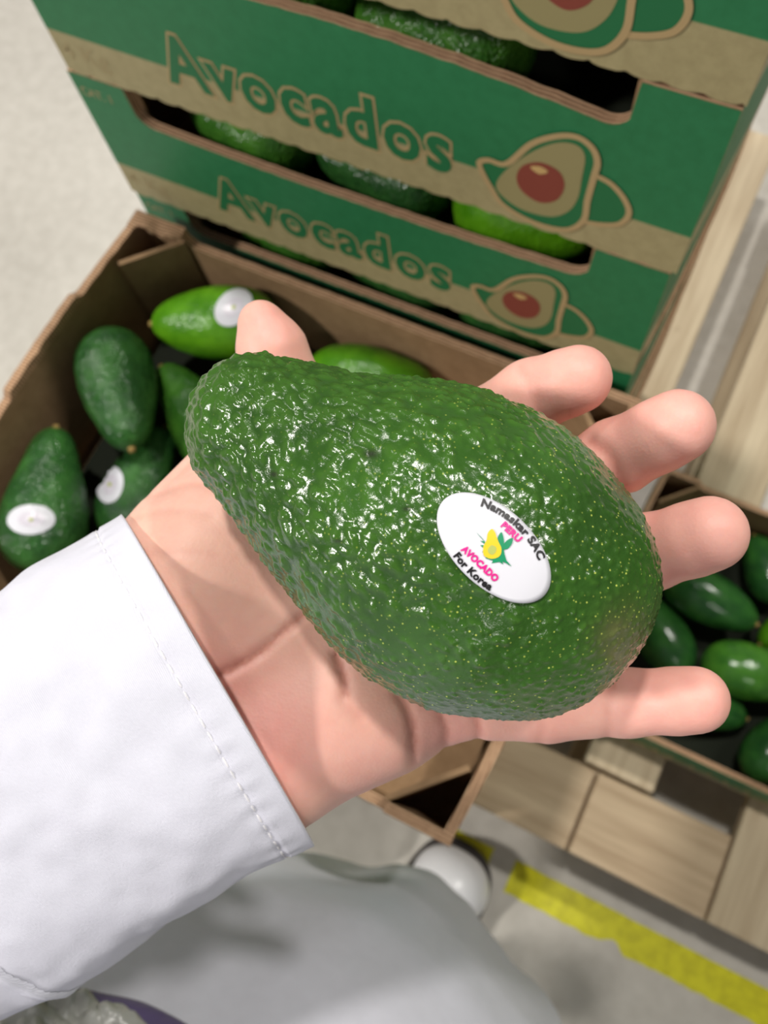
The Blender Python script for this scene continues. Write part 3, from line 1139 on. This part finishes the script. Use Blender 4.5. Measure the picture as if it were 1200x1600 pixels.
def stick_poly(name, pts, mat, off, n=40, smooth=True):
    L = smooth_loop(pts, n) if smooth else np.array(pts, float)
    b = bmesh.new()
    f = b.faces.new([b.verts.new((p[0], p[1], 0)) for p in L])
    bmesh.ops.triangulate(b, faces=[f])
    b.verts.ensure_lookup_table()
    F = [tuple(v.index for v in q.verts) for q in b.faces]
    V = np.array([v.co[:2] for v in b.verts])
    b.free()
    return stick(name, to_uv(V), F, mat, off)


spk = [(742, 830), (752, 840), (747, 836), (757, 846), (750, 845), (760, 852), (750, 852), (760, 860), (753, 862), (762, 868), (758, 872), (770, 876),
       (768, 880), (780, 878), (786, 882), (785, 877), (799, 885), (791, 876), (788, 866), (786, 855), (770, 860), (758, 848)]
stick_poly('emblem_feather_leaf', spk, MAT['leaf'], 0.00026, smooth=False)
stick_poly('emblem_leaf', [(783, 832), (777, 842), (780, 856), (786, 858), (787, 845)], MAT['leaf'], 0.00028)
stick_poly('emblem_leaf', [(800, 841), (790, 846), (784, 857), (792, 858), (799, 850)], MAT['leaf'], 0.00029)
stick_poly('emblem_fruit', [(768, 827), (762, 833), (760, 844), (755, 855), (756, 868), (768, 873), (780, 869), (783, 858), (778, 846), (773, 832)], MAT['yellow'], 0.00031)
stick_poly('emblem_stone', [(768, 852), (762, 858), (763, 864), (769, 867), (774, 863), (775, 856)], MAT['seed'], 0.00033)
# ------------------------------------------------------------------ signed distance modelling for hand and boots
def round_cone(G, a, b, r1, r2):
    a, b = np.asarray(a, np.float32), np.asarray(b, np.float32)
    ba = b - a
    l2 = float(ba @ ba)
    h = ((G[0] - a[0]) * ba[0] + (G[1] - a[1]) * ba[1] + (G[2] - a[2]) * ba[2]) / l2
    np.clip(h, 0, 1, out=h)
    d = np.sqrt((G[0] - a[0] - ba[0] * h) ** 2 + (G[1] - a[1] - ba[1] * h) ** 2 + (G[2] - a[2] - ba[2] * h) ** 2)
    return d - (r1 + (r2 - r1) * h)


def smin(a, b, k):
    h = np.clip(0.5 + 0.5 * (b - a) / k, 0, 1)
    return b + (a - b) * h - k * h * (1 - h)


def surface_nets(F, org, step):
    """Smooth closed mesh of the zero level of the sampled field F."""
    nx, ny, nz = F.shape
    S = F < 0
    cnt = np.zeros((nx - 1, ny - 1, nz - 1), np.int8)
    for dx in (0, 1):
        for dy in (0, 1):
            for dz in (0, 1):
                cnt += S[dx:nx - 1 + dx, dy:ny - 1 + dy, dz:nz - 1 + dz]
    act = (cnt > 0) & (cnt < 8)
    ids = np.full(act.shape, -1, np.int64)
    I = np.argwhere(act)
    ids[act] = np.arange(len(I))
    acc = np.zeros((len(I), 3)); num = np.zeros(len(I))
    corners = [(a, b, c) for a in (0, 1) for b in (0, 1) for c in (0, 1)]
    for ca in corners:
        for ax in range(3):
            if ca[ax]: continue
            cb = list(ca); cb[ax] = 1
            fa = F[I[:, 0] + ca[0], I[:, 1] + ca[1], I[:, 2] + ca[2]]
            fb = F[I[:, 0] + cb[0], I[:, 1] + cb[1], I[:, 2] + cb[2]]
            cr = (fa < 0) != (fb < 0)
            t = np.where(cr, fa / np.where(cr, fa - fb, 1), 0)
            p = np.tile(np.array(ca, float), (len(I), 1)); p[:, ax] += t
            acc[cr] += p[cr]; num[cr] += 1
    V = (I + acc / num[:, None]) * step + org
    faces = []
    for ax in range(3):
        o1, o2 = (ax + 1) % 3, (ax + 2) % 3
        sl = [slice(0, n) for n in F.shape]
        a_ = [slice(None)] * 3; b_ = [slice(None)] * 3
        a_[ax] = slice(0, -1); b_[ax] = slice(1, None)
        ch = S[tuple(a_)] != S[tuple(b_)]
        E_ = np.argwhere(ch)
        ok = (E_[:, o1] > 0) & (E_[:, o2] > 0) & (E_[:, o1] < F.shape[o1] - 1) & (E_[:, o2] < F.shape[o2] - 1)
        E_ = E_[ok]
        q = []
        for d1, d2 in ((0, 0), (1, 0), (1, 1), (0, 1)):
            c = E_.copy(); c[:, o1] -= d1; c[:, o2] -= d2
            q.append(ids[c[:, 0], c[:, 1], c[:, 2]])
        q = np.stack(q, 1)
        inside = S[E_[:, 0], E_[:, 1], E_[:, 2]]
        q[~inside] = q[~inside][:, ::-1]
        faces.append(q)
    return V, np.concatenate(faces)


def largest_piece(V, Q):
    lab = np.arange(len(V))
    E_ = np.concatenate([Q[:, [0, 1]], Q[:, [1, 2]], Q[:, [2, 3]], Q[:, [3, 0]]])
    while True:
        new = lab.copy()
        m = np.minimum(lab[E_[:, 0]], lab[E_[:, 1]])
        np.minimum.at(new, E_[:, 0], m); np.minimum.at(new, E_[:, 1], m)
        new = new[new]; new = new[new]
        if (new == lab).all(): break
        lab = new
    ids, cnt = np.unique(lab, return_counts=True)
    keep = lab == ids[cnt.argmax()]
    idx = np.cumsum(keep) - 1
    return V[keep], idx[Q[keep[Q].all(1)]]


def np_mesh(name, V, faces, mat, parent=None):
    me = bpy.data.meshes.new(name)
    me.vertices.add(len(V)); me.vertices.foreach_set('co', np.asarray(V, np.float32).ravel())
    me.loops.add(len(faces) * 4); me.loops.foreach_set('vertex_index', faces.astype(np.int32).ravel())
    me.polygons.add(len(faces)); me.polygons.foreach_set('loop_start', np.arange(0, len(faces) * 4, 4, dtype=np.int32))
    me.polygons.foreach_set('use_smooth', np.ones(len(faces), bool))
    me.update(calc_edges=True); me.validate()
    b = bmesh.new(); b.from_mesh(me); bmesh.ops.recalc_face_normals(b, faces=b.faces); b.to_mesh(me); b.free()
    if mat: me.materials.append(mat)
    o = bpy.data.objects.new(name, me)
    COL.objects.link(o)
    if parent: o.parent = parent
    return o


person = empty('person', (-0.03, -0.25, 0))
tag(person, 'person in a white coat and white boots, open palm holding an avocado', 'person')
PINV = Matrix.Translation(person.location).inverted()


def own(o):
    o.parent = person
    o.matrix_parent_inverse = PINV
    return o


FINGERS = {
    'index': [(640, 745, .2105, .0125), (752, 672, .2030, .0092), (830, 619, .1965, .0084), (903, 592, .1900, .0073)],
    'middle': [(690, 842, .2115, .0125), (872, 772, .2045, .0094), (960, 716, .1930, .0086), (1058, 666, .1815, .0077)],
    'ring': [(702, 945, .2110, .0120), (900, 895, .2035, .0090), (1010, 864, .1910, .0086), (1108, 834, .1790, .0078)],
    'little': [(660, 1082, .2070, .0112), (850, 1106, .2000, .0079), (980, 1098, .1935, .0075), (1086, 1093, .1870, .0071)],
}
THUMB = [(330, 850, .2140, .0170), (422, 705, .2170, .0125), (438, 600, .2130, .0097), (424, 545, .2100, .0084), (408, 505, .2085, .0057)]
PALM = [((270, 950, .2150, .0170), (640, 745, .2110, .0125)), ((345, 1000, .2140, .0165), (690, 842, .2115, .0125)),
        ((360, 1070, .2140, .0165), (702, 945, .2110, .0120)), ((380, 1140, .2120, .0160), (660, 1082, .2080, .0112)),
        ((415, 1190, .2095, .0165), (590, 1112, .2080, .0155)), ((306, 884, .2105, .0200), (395, 756, .2140, .0150)),
        ((180, 1130, .2250, .0230), (300, 1000, .2150, .0200)), ((230, 1250, .2230, .0210), (400, 1190, .2120, .0165))]
# creases of the palm and the fingers: pixel paths, half width and depth in metres
CREASES = [([(262, 1068), (300, 1066), (350, 1052), (400, 1024), (440, 990), (476, 958)], .0011, .0011),
           ([(526, 1022), (536, 1052), (541, 1085)], .0013, .0010), ([(540, 1100), (560, 1118)], .0020, .0005),
           ([(622, 1082), (638, 1110), (646, 1145), (644, 1190)], .0011, .0008),
           ([(686, 1108), (698, 1140), (694, 1168)], .0010, .0006), ([(742, 1112), (748, 1140), (744, 1168)], .0010, .0008),
           ([(838, 1085), (846, 1120), (842, 1160)], .0012, .0004), ([(946, 1040), (952, 1085), (948, 1150)], .0012, .0004),
           ([(815, 575), (832, 610), (842, 660)], .0012, .0004), ([(925, 690), (952, 712), (976, 770)], .0016, .0010),
           ([(232, 778), (270, 766), (300, 758), (340, 764)], .0008, .0004), ([(208, 812), (250, 800), (300, 800), (330, 806)], .0008, .0003),
           ([(220, 868), (290, 862), (340, 866)], .0008, .0002)]


def build_hand():
    h = 0.00085
    lo = np.array([-0.080, -0.062, 0.166]); hi = np.array([0.088, 0.098, 0.246])
    ax = [np.arange(lo[i], hi[i], h, dtype=np.float32) for i in range(3)]
    G = np.meshgrid(*ax, indexing='ij')
    K = lambda q: cs(q[0], q[1], q[2])
    d = None
    for a, b in PALM:
        e = round_cone(G, K(a), K(b), a[3], b[3])
        d = e if d is None else smin(d, e, 0.0110)
    def chain(pts, k):
        c = None
        for a, b in zip(pts[:-1], pts[1:]):
            e = round_cone(G, K(a), K(b), a[3], b[3])
            c = e if c is None else smin(c, e, k)
        return c
    d = smin(d, chain(THUMB, 0.0030), 0.0080)
    for f in FINGERS.values():
        d = smin(d, chain(f, 0.0022), 0.0050)
    # soft pads of the finger tips
    for n_, f in FINGERS.items():
        t, u_ = f[-1], f[-2]
        p = K(t) * 0.72 + K(u_) * 0.28 - np.array([0, 0, 0.0012])
        d = smin(d, round_cone(G, p, K(t) - np.array([0, 0, 0.0006]), t[3] * 0.93, t[3] * 0.84), 0.003)
    PX = 600 + FPX * G[0] / G[2]; PY = 800 + FPX * G[1] / G[2]
    near = np.abs(d) < 0.004
    idx = np.nonzero(near)
    px, py, gz = PX[idx], PY[idx], G[2][idx]
    add = np.zeros(len(px), np.float32)
    for path, w, dep in CREASES:
        m = np.full(len(px), 1e9, np.float32)
        P = smooth_loop(path, 24, False)
        for a, b in zip(P[:-1], P[1:]):
            ba = b - a
            t = np.clip(((px - a[0]) * ba[0] + (py - a[1]) * ba[1]) / max(ba @ ba, 1e-6), 0, 1)
            m = np.minimum(m, np.hypot(px - a[0] - ba[0] * t, py - a[1] - ba[1] * t))
        m = m / FPX * gz
        add += dep * np.exp(-(m / w) ** 2) * (gz < 0.212)
    d[idx] += add
    V, Q = surface_nets(d, lo, h)
    V, Q = largest_piece(V, Q)
    # a little smoothing of the voxel steps
    E_ = np.concatenate([Q[:, [0, 1]], Q[:, [1, 2]], Q[:, [2, 3]], Q[:, [3, 0]]])
    for _ in range(3):
        acc = np.zeros_like(V); n_ = np.zeros(len(V))
        np.add.at(acc, E_[:, 0], V[E_[:, 1]]); np.add.at(n_, E_[:, 0], 1)
        np.add.at(acc, E_[:, 1], V[E_[:, 0]]); np.add.at(n_, E_[:, 1], 1)
        V = V * 0.5 + 0.5 * acc / n_[:, None]
    o = np_mesh('hand', c2w(V), Q, MAT['skin'])
    px, py = 600 + FPX * V[:, 0] / V[:, 2], 800 + FPX * V[:, 1] / V[:, 2]
    red = 0.10 + 0 * px
    for n_, f in list(FINGERS.items()):
        t = K(f[-1]); u_ = K(f[-2])
        for c, r, a in ((t, 0.013, 0.55), (t * 0.5 + u_ * 0.5, 0.013, 0.55), (u_, 0.014, 0.40), (K(f[1]), 0.016, 0.4)):
            red = np.maximum(red, a * np.exp(-np.sum((V - c) ** 2, 1) / r ** 2) + 0.1)
    for q, r, a in (((420, 1150, .195), 0.016, 0.6), ((560, 1180, .20), 0.014, 0.35), ((330, 1090, .195), .016, .55), ((700, 1130, .20), .012, .5), ((420, 500, .20), .010, .45)):
        red = np.maximum(red, a * np.exp(-np.sum((V - K(q)) ** 2, 1) / r ** 2) + 0.1)
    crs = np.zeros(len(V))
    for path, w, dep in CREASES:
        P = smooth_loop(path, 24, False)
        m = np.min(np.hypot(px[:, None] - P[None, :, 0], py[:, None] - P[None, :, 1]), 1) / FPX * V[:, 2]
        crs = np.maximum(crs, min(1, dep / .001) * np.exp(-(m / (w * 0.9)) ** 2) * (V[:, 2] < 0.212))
    for name, arr in (('redness', np.clip(red, 0, 1)), ('crease', crs)):
        a = o.data.attributes.new(name, 'FLOAT', 'POINT'); a.data.foreach_set('value', arr.astype(np.float32))
    return own(o)


hand = build_hand()
hand['label'] = 'open left palm with spread fingers'

# ------------------------------------------------------------------ white coat: sleeve
CUFF_AX = np.array([-0.867, 0.498, 0.0])
CUFF_W = np.array([0.498, 0.867, 0.0])
c0 = cs(341, 1063, 0.2150)
path_c = [c0, cs(240, 1121, .2165), cs(120, 1190, .2190), cs(-20, 1270, .2230), cs(-200, 1372, .2300), cs(-420, 1490, .2420), cs(-680, 1610, .2650)]
path_w = [c2w(p) for p in path_c] + [np.array([-0.290, -0.235, 0.965]), np.array([-0.275, -0.310, 1.06]), np.array([-0.235, -0.335, 1.18])]
path_r = [(.0478, .0345), (.0470, .0345), (.0468, .0350), (.0480, .0370), (.0500, .0400), (.0540, .0440), (.0600, .0500), (.066, .060), (.070, .068), (.075, .072)]
WW = CUFF_W[0] * CR + CUFF_W[1] * CD


def sleeve_frame():
    P = np.array(path_w)
    S = np.concatenate([[0], np.cumsum(np.linalg.norm(np.diff(P, axis=0), axis=1))])
    n = 240
    s = np.concatenate([np.linspace(0, 0.11, 170, endpoint=False), np.linspace(0.11, S[-1], 70)])
    C = np.stack([np.interp(s, S, P[:, i]) for i in range(3)], 1)
    k = np.hanning(21); k /= k.sum()
    C2 = np.stack([np.convolve(np.pad(C[:, i], 10, 'reflect', reflect_type='odd'), k, 'valid') for i in range(3)], 1)
    RR = np.array(path_r)
    rw, rd = np.interp(s, S, RR[:, 0]), np.interp(s, S, RR[:, 1])
    T = np.gradient(C2, axis=0); T /= np.linalg.norm(T, axis=1)[:, None]
    Wd = WW - (T @ WW)[:, None] * T; Wd /= np.linalg.norm(Wd, axis=1)[:, None]
    Dd = np.cross(T, Wd)
    tilt = (0.196 * -CR + 0.199 * CD + CF); tilt /= np.linalg.norm(tilt)
    if Dd[0] @ tilt < 0: tilt = -tilt
    wgt = np.clip(1 - (s - 0.10) / 0.08, 0, 1)[:, None]
    Dd = Dd * (1 - wgt) + tilt * wgt
    Dd /= np.linalg.norm(Dd, axis=1)[:, None]
    return s, C2, rw, rd, Wd, Dd, T


SF = sleeve_frame()


def sleeve_point(i, ph, extra=0.0):
    s, C, rw, rd, Wd, Dd, T = SF
    c, sn = math.cos(ph), math.sin(ph)
    e = 0.88
    cw = math.copysign(abs(c) ** e, c); sw = math.copysign(abs(sn) ** e, sn)
    p = C[i] + cw * (rw[i] + extra) * Wd[i] + sw * (rd[i] + extra) * Dd[i]
    n = cw / rw[i] * Wd[i] + sw / rd[i] * Dd[i]
    n = n / np.linalg.norm(n)
    # soft folds running obliquely along the sleeve
    fade = min(1.0, max(0.0, (s[i] - 0.004) / 0.02))
    q = C[i] * 1.0 + cw * rw[i] * Wd[i] + sw * rd[i] * Dd[i]
    f = 0.0030 * noise.noise(Vector(q) * 22 + Vector((3, 1, 7))) + 0.0014 * noise.noise(Vector(q) * 55) + 0.0005 * noise.noise(Vector(q) * 150)
    hem = 0.0002 if s[i] < 0.0066 else (-0.0003 if s[i] < 0.0080 else 0.0)
    pucker = 0.00022 * math.sin(ph * 42 + 3 * math.sin(ph * 5)) * math.exp(-((s[i] - 0.0074) / 0.004) ** 2)
    return p + n * (f * (0.25 + 0.75 * fade) + hem + pucker), n


def build_sleeve():
    s = SF[0]
    npz = 220
    vs, fs = [], []
    for i in range(len(s)):
        for j in range(npz):
            p, n = sleeve_point(i, 2 * math.pi * j / npz)
            vs.append(p)
    for i in range(len(s) - 1):
        for j in range(npz):
            fs.append((i * npz + j, i * npz + (j + 1) % npz, (i + 1) * npz + (j + 1) % npz, (i + 1) * npz + j))
    o = mesh_obj('sleeve', vs, fs, MAT['coat'], None, True, True)
    so = o.modifiers.new('thick', 'SOLIDIFY'); so.thickness = 0.0011; so.offset = -1
    own(o)
    # stitched hem line: one thread with its stitches
    i_st = int(np.searchsorted(s, 0.0074))
    def stitches(name, pts_n, length, gap, rad):
        V, F = [], []
        P = np.array([p for p, _ in pts_n]); N = np.array([n for _, n in pts_n])
        S = np.concatenate([[0], np.cumsum(np.linalg.norm(np.diff(P, axis=0), axis=1))])
        t = 0.0
        while t + length < S[-1]:
            a = [np.interp(t + x * length, S, P[:, i]) if False else None for x in (0,) for i in (0,)]
            q = [np.array([np.interp(t + x * length, S, P[:, i]) for i in range(3)]) for x in (0, .2, .8, 1)]
            nn = np.array([np.interp(t, S, N[:, i]) for i in range(3)]); nn /= np.linalg.norm(nn)
            d = (q[3] - q[0]); d /= np.linalg.norm(d); sd = np.cross(nn, d)
            b0 = len(V)
            for k, pp in enumerate(q):
                r = rad * (0.35 if k in (0, 3) else 1)
                for m in range(6):
                    an = 2 * math.pi * m / 6
                    V.append(pp + nn * (rad * 0.25) + r * (math.cos(an) * sd + 0.8 * math.sin(an) * nn))
            for k in range(3):
                for m in range(6):
                    F.append((b0 + k * 6 + m, b0 + k * 6 + (m + 1) % 6, b0 + k * 6 + 6 + (m + 1) % 6, b0 + k * 6 + 6 + m))
            t += length + gap
        oo = mesh_obj(name, V, F, MAT['thread'], None, True)
        oo.parent = o
        return oo
    stitches('hem_stitching', [sleeve_point(i_st, a) for a in np.linspace(-0.1, 2 * math.pi - 0.1, 420)], 0.0025, 0.0009, 0.00026)
    # folded sleeve placket near the elbow side: raised band with its own seam
    lo, hi = 0.068, 0.0725
    rows = [int(np.searchsorted(s, x)) for x in np.linspace(lo, hi, 7)]
    V, F = [], []
    angs = np.linspace(-0.9, 1.1, 70)
    for k, i in enumerate(rows):
        for a in angs:
            p, n = sleeve_point(min(len(s) - 1, int(np.searchsorted(s, s[i] + 0.010 * (a + 0.2)))), a)
            V.append(p + n * (0.0010 * math.sin(math.pi * k / 6) + 0.0001))
    m = len(angs)
    for k in range(len(rows) - 1):
        for j in range(m - 1):
            F.append((k * m + j, k * m + j + 1, (k + 1) * m + j + 1, (k + 1) * m + j))
    pb = mesh_obj('sleeve_seam', V, F, MAT['coat'], o, True, True)
    return o


sleeve = build_sleeve()


# ------------------------------------------------------------------ white coat: body, boots, trousers
def build_coat():
    #        z     front y  half width  half depth  centre x
    rings = [(0.400, -0.078, 0.192, 0.180, 0.006), (0.50, -0.074, 0.190, 0.180, 0.004), (0.60, -0.071, 0.184, 0.175, 0.000), (0.68, -0.072, 0.178, 0.175, -0.006),
             (0.73, -0.078, 0.168, 0.165, -0.014), (0.78, -0.100, 0.160, 0.150, -0.022), (0.84, -0.140, 0.160, 0.135, -0.026), (0.92, -0.185, 0.165, 0.122, -0.028), (1.00, -0.215, 0.178, 0.115, -0.026),
             (1.10, -0.232, 0.192, 0.110, -0.022), (1.20, -0.245, 0.200, 0.105, -0.022), (1.27, -0.260, 0.165, 0.085, -0.022), (1.31, -0.285, 0.085, 0.055, -0.022)]
    R_ = np.array(rings)
    zs = np.linspace(R_[0, 0], R_[-1, 0], 150)
    k = np.hanning(9); k /= k.sum()
    def it(c):
        v = np.interp(zs, R_[:, 0], R_[:, c])
        return np.convolve(np.pad(v, 4, 'edge'), k, 'valid')
    fy, a, b, cx = it(1), it(2), it(3), it(4)
    npz = 220
    vs, fs = [], []
    for i, z in enumerate(zs):
        low = min(1, max(0, (0.80 - z) / 0.3))
        for j in range(npz):
            ph = 2 * math.pi * j / npz
            q = Vector((math.cos(ph) * 2.2, math.sin(ph) * 2.2, z * 1.6))
            w = 1 + 0.030 * low * math.sin(ph * 9 + 2.0 * noise.noise((z * 2, ph, 0))) + 0.030 * noise.noise(q * 1.3) + 0.014 * noise.noise(q * 3.2 + Vector((0, 0, z * 6)))
            vs.append((cx[i] + a[i] * w * math.cos(ph), fy[i] - b[i] + b[i] * w * math.sin(ph), z))
    for i in range(len(zs) - 1):
        for j in range(npz):
            fs.append((i * npz + j, i * npz + (j + 1) % npz, (i + 1) * npz + (j + 1) % npz, (i + 1) * npz + j))
    fs.append(tuple((len(zs) - 1) * npz + j for j in range(npz)))
    o = mesh_obj('coat_body', vs, fs, MAT['coat'], None, True, True)
    so = o.modifiers.new('thick', 'SOLIDIFY'); so.thickness = 0.002; so.offset = -1
    return own(o)


coat = build_coat()
coat['label'] = 'white coat front with soft folds'


def build_boot(x, y, rz, name='boot'):
    h = 0.0040
    lo = np.array([-0.07, -0.24, -0.012]); hi = np.array([0.07, 0.07, 0.53])
    ax = [np.arange(lo[i], hi[i], h, dtype=np.float32) for i in range(3)]
    G = np.meshgrid(*ax, indexing='ij')
    d = round_cone(G, (0, -0.195, 0.050), (0, -0.01, 0.040), 0.040, 0.042)
    d = smin(d, round_cone(G, (0.012, 0.0, 0.036), (-0.014, 0.0, 0.034), 0.036, 0.034), 0.03)
    d = smin(d, round_cone(G, (0, -0.185, 0.09), (0, -0.19, 0.50), 0.046, 0.058), 0.05)
    d = np.maximum(d, 0.010 - G[2])
    V, Q = surface_nets(d, lo, h)
    o = np_mesh(name, V, Q, MAT['boot'])
    vs = []
    outl = 1.07 * smooth_loop([(0.0, 0.048), (0.036, 0.034), (0.052, -0.01), (0.046, -0.08), (0.040, -0.16), (0.042, -0.21), (0.0, -0.240), (-0.042, -0.21), (-0.040, -0.16), (-0.046, -0.08), (-0.054, -0.01), (-0.040, 0.034)], 80)
    n = len(outl)
    V = [(p[0], p[1], 0.0) for p in outl] + [(p[0], p[1], 0.018) for p in outl]
    F = [(i, (i + 1) % n, n + (i + 1) % n, n + i) for i in range(n)] + [tuple(range(n))[::-1], tuple(range(n, 2 * n))]
    sl = mesh_obj('sole', V, F, MAT['sole'], o)
    o.location = (x, y, 0); o.rotation_euler = (0, 0, rz)
    own(o)
    return o


b1 = build_boot(0.026, -0.100, math.radians(-8))
b1['label'] = 'white rubber boot toe with a dark sole'
b2 = copy_tree(b1, person); b2.location = (-0.150, -0.150, 0); b2.rotation_euler = (0, 0, math.radians(12))


def drape(name, top, drop, lift, rough, mat, nx=70, ny=26, seed=0.0):
    """A soft piece lying on the coat front: top edge path in pixels, hanging down from it."""
    tree = bvh_of(coat)
    P = smooth_loop(top, nx, False)
    vs, ids = [], {}
    for i, p in enumerate(P):
        for j in range(ny):
            px, py = p[0] - 0.15 * drop * j / ny, p[1] + drop * j / (ny - 1)
            e = math.sin(math.pi * min(1, (j + 0.3) / 5) / 2)
            w = lift * e + rough * e * (abs(noise.noise((px * 0.012 + seed, py * 0.02, seed))) * 1.6 + 0.5 * abs(noise.noise((px * 0.04, py * 0.05 + seed, 1))))
            q = hit(tree, px, py, w + 0.001)
            if q is not None:
                ids[(i, j)] = len(vs); vs.append(q)
    fs = []
    for i in range(len(P) - 1):
        for j in range(ny - 1):
            k = [(i, j), (i + 1, j), (i + 1, j + 1), (i, j + 1)]
            if all(q in ids for q in k): fs.append([ids[q] for q in k])
    o = mesh_obj(name, vs, fs, mat, None, True)
    flip_to_camera(o)
    so = o.modifiers.new('thick', 'SOLIDIFY'); so.thickness = 0.0008; so.offset = 1
    return o


bpy.context.view_layer.update()
shirt = own(drape('shirt', [(-60, 1560), (20, 1543), (100, 1547), (160, 1558), (215, 1570), (262, 1590), (300, 1612)], 110, 0.001, 0.002, MAT['purple']))
shirt['label'] = 'dark purple cloth showing where the coat opens'
bag = drape('plastic_bag', [(-60, 1580), (0, 1560), (45, 1550), (74, 1556), (86, 1578), (112, 1580), (150, 1584), (190, 1600), (240, 1622)], 100, 0.006, 0.010, MAT['film'], seed=4.0)
tag(bag, 'crumpled clear plastic film at the lower left corner under the sleeve', 'plastic bag')
